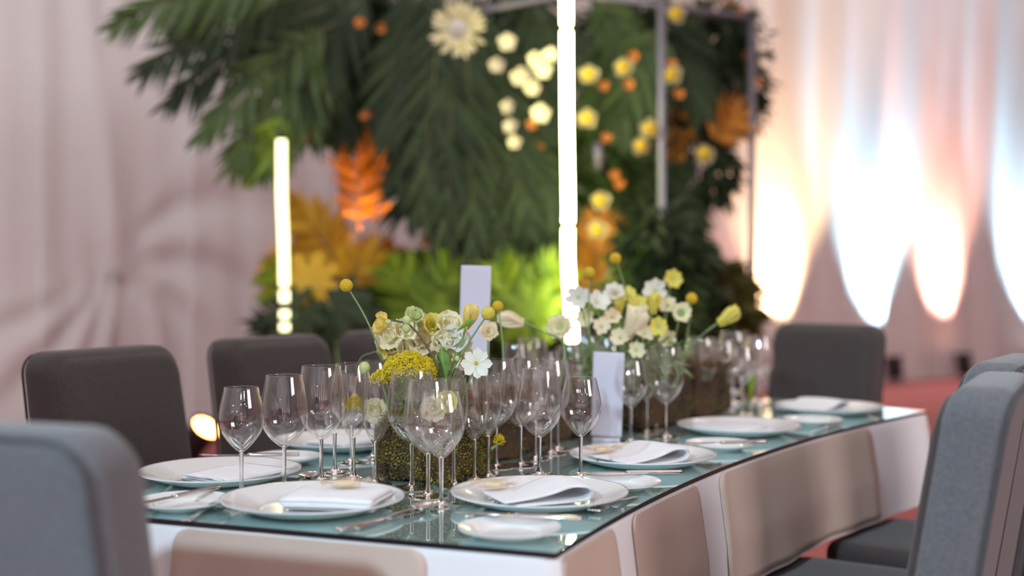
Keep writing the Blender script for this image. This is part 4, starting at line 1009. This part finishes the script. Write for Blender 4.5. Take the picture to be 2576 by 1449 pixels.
for i, (x0, y0, x1, y1, d) in enumerate([(900, -60, 640, 150, 6.1), (930, -40, 740, 260, 6.1), (930, 0, 790, 330, 6.2), (960, -40, 870, 330, 6.3), (1000, -60, 960, 260, 6.3), (1060, -60, 985, 330, 6.1), (1100, -60, 1000, 440, 6.1),
      (1120, -40, 1060, 530, 6.0), (1150, -40, 1120, 600, 6.0), (1170, -20, 1190, 650, 6.0), (1200, -20, 1260, 600, 6.1), (1220, 60, 1330, 560, 6.1), (1180, 180, 1060, 480, 6.05), (1210, 250, 1400, 520, 6.1), (1210, 340, 1390, 650, 6.1),
      (1160, 330, 1030, 520, 6.15), (1240, -60, 1390, 300, 6.4), (1300, -60, 1420, 180, 6.4), (700, -80, 480, 60, 6.1)]):
    frond(P(x0, y0, d + 0.25), P(x1, y1, d), 0.05, 26, 0.36, 0.034, 'palm', DK + DKL[i], 'central palm fronds')
RPL = ['lighter palm frond right of the brilliant tube, topmost', 'lighter palm frond hanging beside the brilliant tube to the clamp', 'dark palm frond crossing behind the grey post top', 'dark palm frond right of the grey post', 'dark palm frond beside the right frame post', 'lighter palm frond below the pale clamp', 'dark palm frond low right of the grey post', 'lighter palm frond low beside the brilliant tube', 'dark palm frond lowest by the grey post foot', 'lighter palm frond leaning left from the grey post']
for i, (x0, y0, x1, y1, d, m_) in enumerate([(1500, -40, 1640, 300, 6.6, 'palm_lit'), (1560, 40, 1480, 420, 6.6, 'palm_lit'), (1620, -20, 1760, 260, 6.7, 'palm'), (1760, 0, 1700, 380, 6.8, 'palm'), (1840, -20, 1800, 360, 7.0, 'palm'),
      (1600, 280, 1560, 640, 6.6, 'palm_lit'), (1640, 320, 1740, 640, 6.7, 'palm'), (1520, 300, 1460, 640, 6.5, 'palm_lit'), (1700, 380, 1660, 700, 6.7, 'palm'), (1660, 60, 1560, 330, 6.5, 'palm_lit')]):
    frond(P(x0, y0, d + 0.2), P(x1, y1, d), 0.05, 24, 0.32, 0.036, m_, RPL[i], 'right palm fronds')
for (x0, y0, x1, y1, d, m_, lb) in [(905, 580, 890, 300, 6.6, 'orange', 'orange dried frond standing right of the plum post'), (950, 580, 975, 340, 6.7, 'orange', 'orange dried frond leaning right behind the dark palms'),
      (945, 400, 905, 190, 6.7, 'orange', 'orange dried frond high behind the plum post'), (860, 690, 745, 520, 6.3, 'amber', 'amber fern arching left towards the soft light tube'), (850, 700, 790, 540, 6.4, 'amber', 'amber fern between soft light tube and plum post'),
      (870, 720, 930, 660, 6.2, 'amber', 'small amber fern low at the plum post'), (1490, 760, 1500, 560, 6.2, 'orange', 'orange frond just right of the brilliant tube'), (1790, 360, 1850, 300, 6.9, 'orange', 'orange frond at the right edge of the plants')]:
    frond(P(x0, y0, d), P(x1, y1, d), 0.03, 18, 0.20, 0.030, m_, lb, 'orange and amber fronds', name='dried_frond')
for (x0, y0, x1, y1, d, m_, lb) in [(820, 860, 690, 690, 5.9, 'lime', 'lime fern at the foot of the soft light tube'), (1080, 860, 990, 680, 6.0, 'lime', 'lime fern left of the sign card'), (1100, 850, 1130, 670, 6.0, 'lime', 'lime fern just left of the sign card top'),
      (1310, 880, 1260, 680, 5.9, 'lime', 'lime fern right of the sign card'), (1330, 880, 1390, 670, 5.9, 'lime', 'lime fern touching the brilliant tube from the left'), (740, 380, 620, 420, 6.0, 'lime', 'lime frond tip above the soft light tube'), (720, 300, 690, 390, 6.0, 'lime', 'bright lime frond tip hanging at the soft light tube')]:
    frond(P(x0, y0, d), P(x1, y1, d), 0.04, 18, 0.20, 0.032, m_, lb, 'lime ferns', name='fern_frond')

# split leaves (monstera) low at the left
def monstera(px, py, d, R_, rot, material, label):
    c = P(px, py, d); b = Vector((c.x + 0.05, c.y + 0.05, 0.0)); t = thing('split_leaf_plant', label, 'plant', b, (0, 0, 0), 'split leaf plants')
    v, f = [Vector((0, 0, 0))], []; n_ = 66
    for i in range(n_ + 1):
        a = -PI * 0.94 + 2 * PI * 0.94 * i / n_; lob = 0.58 + 0.42 * (0.5 + 0.5 * math.cos(a * 9)) ** 0.45; r = R_ * lob * (1.0 - 0.22 * abs(a) / PI)
        v.append(Vector((r * 0.5 * math.sin(a), r * 0.5 * math.cos(a), 0.03 * R_))); v.append(Vector((r * math.sin(a), r * math.cos(a), -0.14 * R_ * (r / R_))))
    for i in range(n_): f.append((0, 1 + 2*i, 3 + 2*i)); f.append((1 + 2*i, 2 + 2*i, 4 + 2*i, 3 + 2*i))
    Mx = Matrix.Translation(c - b) @ frame_to(Vector((-0.25, -1, 0.35))) @ Matrix.Rotation(rot, 4, 'Z')
    MB().add([Mx @ q for q in v], f).build('leaf_blade', material, t)
    MB().add(*tube([Vector((0, 0, 0)), (c - b) * 0.5 + Vector((0.04, 0.02, 0)), c - b], 0.008, 8)).build('leaf_stalk', 'stem', t); return t
monstera(770, 720, 5.8, 0.20, 0.5, 'amber', 'amber-lit split leaf beside the soft light tube')  # amber light painted in as the leaf colour
monstera(740, 790, 5.7, 0.19, 2.4, 'palm', 'dark split leaf at the foot of the soft light tube')
monstera(830, 770, 5.75, 0.22, -2.6, 'palm', 'dark split leaf behind the left golden ball flower')
monstera(880, 800, 5.9, 0.20, 2.9, 'palm', 'dark split leaf low behind the farthest left chair')
monstera(1330, 790, 5.8, 0.22, 0.3, 'lime', 'broad lime split leaf right of the sign card')
monstera(1060, 770, 6.0, 0.20, -0.4, 'lime', 'broad lime split leaf left of the sign card')

# leafy masses that back the installation
MASS = [(700, 60, 6.4, 'palm'), (820, 120, 6.5, 'palm'), (900, 30, 6.5, 'palm'), (800, 230, 6.5, 'palm'), (1050, 120, 6.6, 'palm'), (1200, 100, 6.6, 'palm'), (1120, 300, 6.5, 'palm'), (1180, 440, 6.5, 'palm'), (1180, 560, 6.5, 'palm'),
 (1330, 180, 6.7, 'palm_lit'), (1340, 380, 6.6, 'palm_lit'), (1370, 560, 6.5, 'palm_lit'), (1520, 120, 6.9, 'palm'), (1650, 100, 6.9, 'palm'), (1800, 90, 7.1, 'palm'), (1560, 280, 6.9, 'palm_lit'), (1690, 240, 7.0, 'palm'), (1830, 220, 7.2, 'palm'),
 (1560, 450, 6.8, 'palm_lit'), (1650, 560, 6.8, 'palm'), (1540, 620, 6.7, 'palm'), (1690, 660, 6.7, 'palm'), (1665, 640, 5.8, 'palm'), (1640, 720, 5.8, 'palm_lit'), (1760, 420, 7.0, 'palm'), (1480, 420, 6.6, 'palm_lit')]
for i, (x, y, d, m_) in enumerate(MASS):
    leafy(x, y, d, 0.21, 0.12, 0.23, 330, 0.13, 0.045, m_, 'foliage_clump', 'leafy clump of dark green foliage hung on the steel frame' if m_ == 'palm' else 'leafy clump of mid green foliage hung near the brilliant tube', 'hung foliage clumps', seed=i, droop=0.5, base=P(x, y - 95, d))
for i, (x, y, d, rx, rz, m_, lb) in enumerate([(800, 850, 6.3, .34, .26, 'palm', 'dark shrub behind the middle left chair'), (980, 850, 6.4, .34, .28, 'palm', 'dark shrub behind the farthest left chair'), (1060, 740, 6.5, .26, .22, 'lime', 'lime shrub left of the sign card'),
   (1230, 830, 6.4, .34, .28, 'palm_lit', 'mid green shrub behind the sign card'), (1330, 720, 6.4, .26, .24, 'lime', 'lime shrub between sign card and brilliant tube'), (1500, 800, 6.5, .34, .30, 'palm_lit', 'mid green shrub behind the second flowers'),
   (1660, 760, 6.6, .32, .34, 'palm', 'dark shrub right behind the second flowers'), (1815, 770, 6.8, .20, .26, 'olive', 'rounded olive shrub at the right end of the plants'), (760, 690, 6.6, .16, .14, 'amber', 'amber shrub behind the soft light tube'), (930, 690, 6.7, .18, .16, 'orange', 'orange shrub low behind the plum post')]):
    c = P(x, y, d); leafy(x, y, d, rx, 0.16, rz, 620, 0.12, 0.05, m_, 'shrub', lb, 'shrubs at the foot of the installation', seed=50 + i, base=Vector((c.x, c.y, 0)))
for i, (x, y, m_) in enumerate([(930, 430, 'orange'), (950, 330, 'orange'), (915, 250, 'orange'), (1690, 330, 'orange'), (1560, 150, 'amber')]):
    leafy(x, y, 6.8, 0.12, 0.06, 0.16, 170, 0.06, 0.02, m_, 'orange_spray', ['orange spray of dried leaves right of the plum post', 'orange spray of dried leaves above it', 'orange spray high beside the dark palms', 'orange spray behind the grey post', 'amber spray at the top right'][i], 'orange sprays', seed=90 + i, base=P(x, y - 60, 6.8))
for i, (x, y) in enumerate([(1925, 90), (1935, 140), (1925, 200), (1930, 270), (1915, 310), (1905, 40), (1890, 330)]):
    leafy(x - 14, y, 7.1, 0.05, 0.04, 0.045, 16, 0.07, 0.03, 'palm', 'leaf_tip_sprig', 'small dark leaf sprig sticking out against the bright drape, ' + ['second', 'third', 'fourth', 'fifth', 'sixth', 'first', 'seventh'][i] + ' from the top', 'sprigs at the right edge', seed=120 + i, stems=True, base=P(x - 60, y - 10, 7.1))

# ------------------------------------------------------------------ blossoms in the installation
def bloom(px, py, d, r, kind, label, group, seed=0):
    c = P(px, py, d); nv = Vector((random.uniform(-.3, .3), -1, random.uniform(-.1, .3))).normalized(); b = c - nv * 0.10 + Vector((0, 0, 0.05))
    t = thing({'orchid': 'orchid_flower', 'eye': 'pale_blossom', 'orange': 'orange_blossom', 'protea': 'king_protea'}[kind], label, 'flower', b, (0, 0, 0), group)
    stem_of(t, [b, (b + c) / 2, c - nv * 0.004], 0.0025)
    if kind == 'protea':
        me1 = pmesh('protea', 'cream', r, r * 0.20, cup=0.10, curl=0.2, tip=1.0)
        petals_on(t, c, nv, me1, 26, r * 0.12, 0.10); petals_on(t, c, nv, me1, 20, r * 0.10, 0.5, 0.2, scale=0.72)
        v, f = ball_mesh(r * 0.42); F = frame_to(nv); MB().add([c - b + F @ Vector((q.x, q.y, q.z * 0.8)) for q in v], f).build('flower_eye', 'whitep', t)
    elif kind == 'orange':
        petals_on(t, c, nv, pmesh('or', 'orangep', 0.03, 0.022, cup=0.2, curl=0.2), 5, 0.003, 0.5, scale=r / 0.03)
    else:
        petals_on(t, c, nv, pmesh('orc', 'dusk' if kind == 'eye' else 'peach', 0.045, 0.040, cup=0.12, curl=0.10), 5, 0.004, 0.25, scale=r / 0.045)
        if kind == 'eye':
            v, f = ball_mesh(r * 0.58); MB().add([c - b + nv * r * 0.35 + q for q in v], f).build('flower_eye', 'crasp', t)
    return t
bloom(1155, 76, 5.3, 0.115, 'protea', 'large cream protea at the top centre of the dark palms', 'blossoms on the installation')
for i, (x, y, r) in enumerate([(1275, 108, .045), (1252, 165, .04), (1345, 150, .04), (1385, 140, .04), (1310, 195, .05), (1340, 225, .04), (1278, 268, .032), (1285, 318, .036), (1292, 358, .034), (1360, 290, .05), (1365, 180, .045)]):
    bloom(x, y, 5.9, r, 'orchid', 'cream orchid in the cascade between protea and brilliant tube, ' + ['topmost', 'at its left edge', 'near its top right', 'at its right edge', 'in its middle', 'right of the middle', 'third from the bottom', 'second from the bottom', 'lowest', 'lower right, widest', 'close to the tube'][i], 'cream orchids in a cascade')
EY = [(1570, 172), (1475, 300), (1635, 325), (1610, 370), (1770, 388), (1512, 505), (1502, 580), (1697, 38), (1685, 662), (1692, 712), (1480, 190), (1690, 190)]
EL = ['upper right of the brilliant tube', 'just right of the brilliant tube', 'left of the grey post, upper of a pair', 'left of the grey post, lower of a pair', 'right of the grey post', 'right of the tube joint, upper', 'right of the tube joint, lower and larger', 'at the top by the crossbar', 'low right, upper of a pair', 'low right, lower of a pair', 'high right of the brilliant tube', 'right of the grey post near the top']
for (x, y), l in zip(EY, EL): bloom(x, y, 6.0, 0.052, 'eye', 'white blossom with yellow centre ' + l, 'white blossoms with yellow centres')
ORX = [(1595, 142), (1690, 165), (1705, 238), (1880, 246), (1850, 280), (1874, 305), (1525, 350), (1545, 440), (1555, 465), (990, 266), (920, 292), (985, 390), (1340, 312), (1515, 220), (1580, 215), (1840, 18), (1860, 30), (1880, 140), (1075, 612), (785, 352), (905, 60), (960, 75), (980, 450), (1355, 365), (1890, 175), (1905, 210)]
wherex = ['upper right of the brilliant tube', 'by the top of the grey post', 'just right of the grey post', 'at the right frame post, upper', 'left of the right frame post', 'at the right frame post, lower', 'beside the pale clamp', 'below the pale clamp', 'lowest below the pale clamp', 'above the orange spray', 'right of the plum post top', 'right end of the orange spray', 'at the foot of the orchid cascade', 'right of the tube, high', 'left of the grey post, high', 'at the crossbar end, left', 'at the crossbar end, right', 'on the drape edge, upper', 'left of the sign card, low', 'right of the soft light tube top', 'in the dark palms, upper left', 'in the dark palms, right of that', 'beside the orange spray, low', 'below the orchid cascade', 'on the drape edge, middle', 'on the drape edge, lower']
for (x, y), l in zip(ORX, wherex): bloom(x, y, 6.2 if x < 1800 else 7.05, 0.036, 'orange', 'small orange blossom ' + l, 'small orange blossoms')
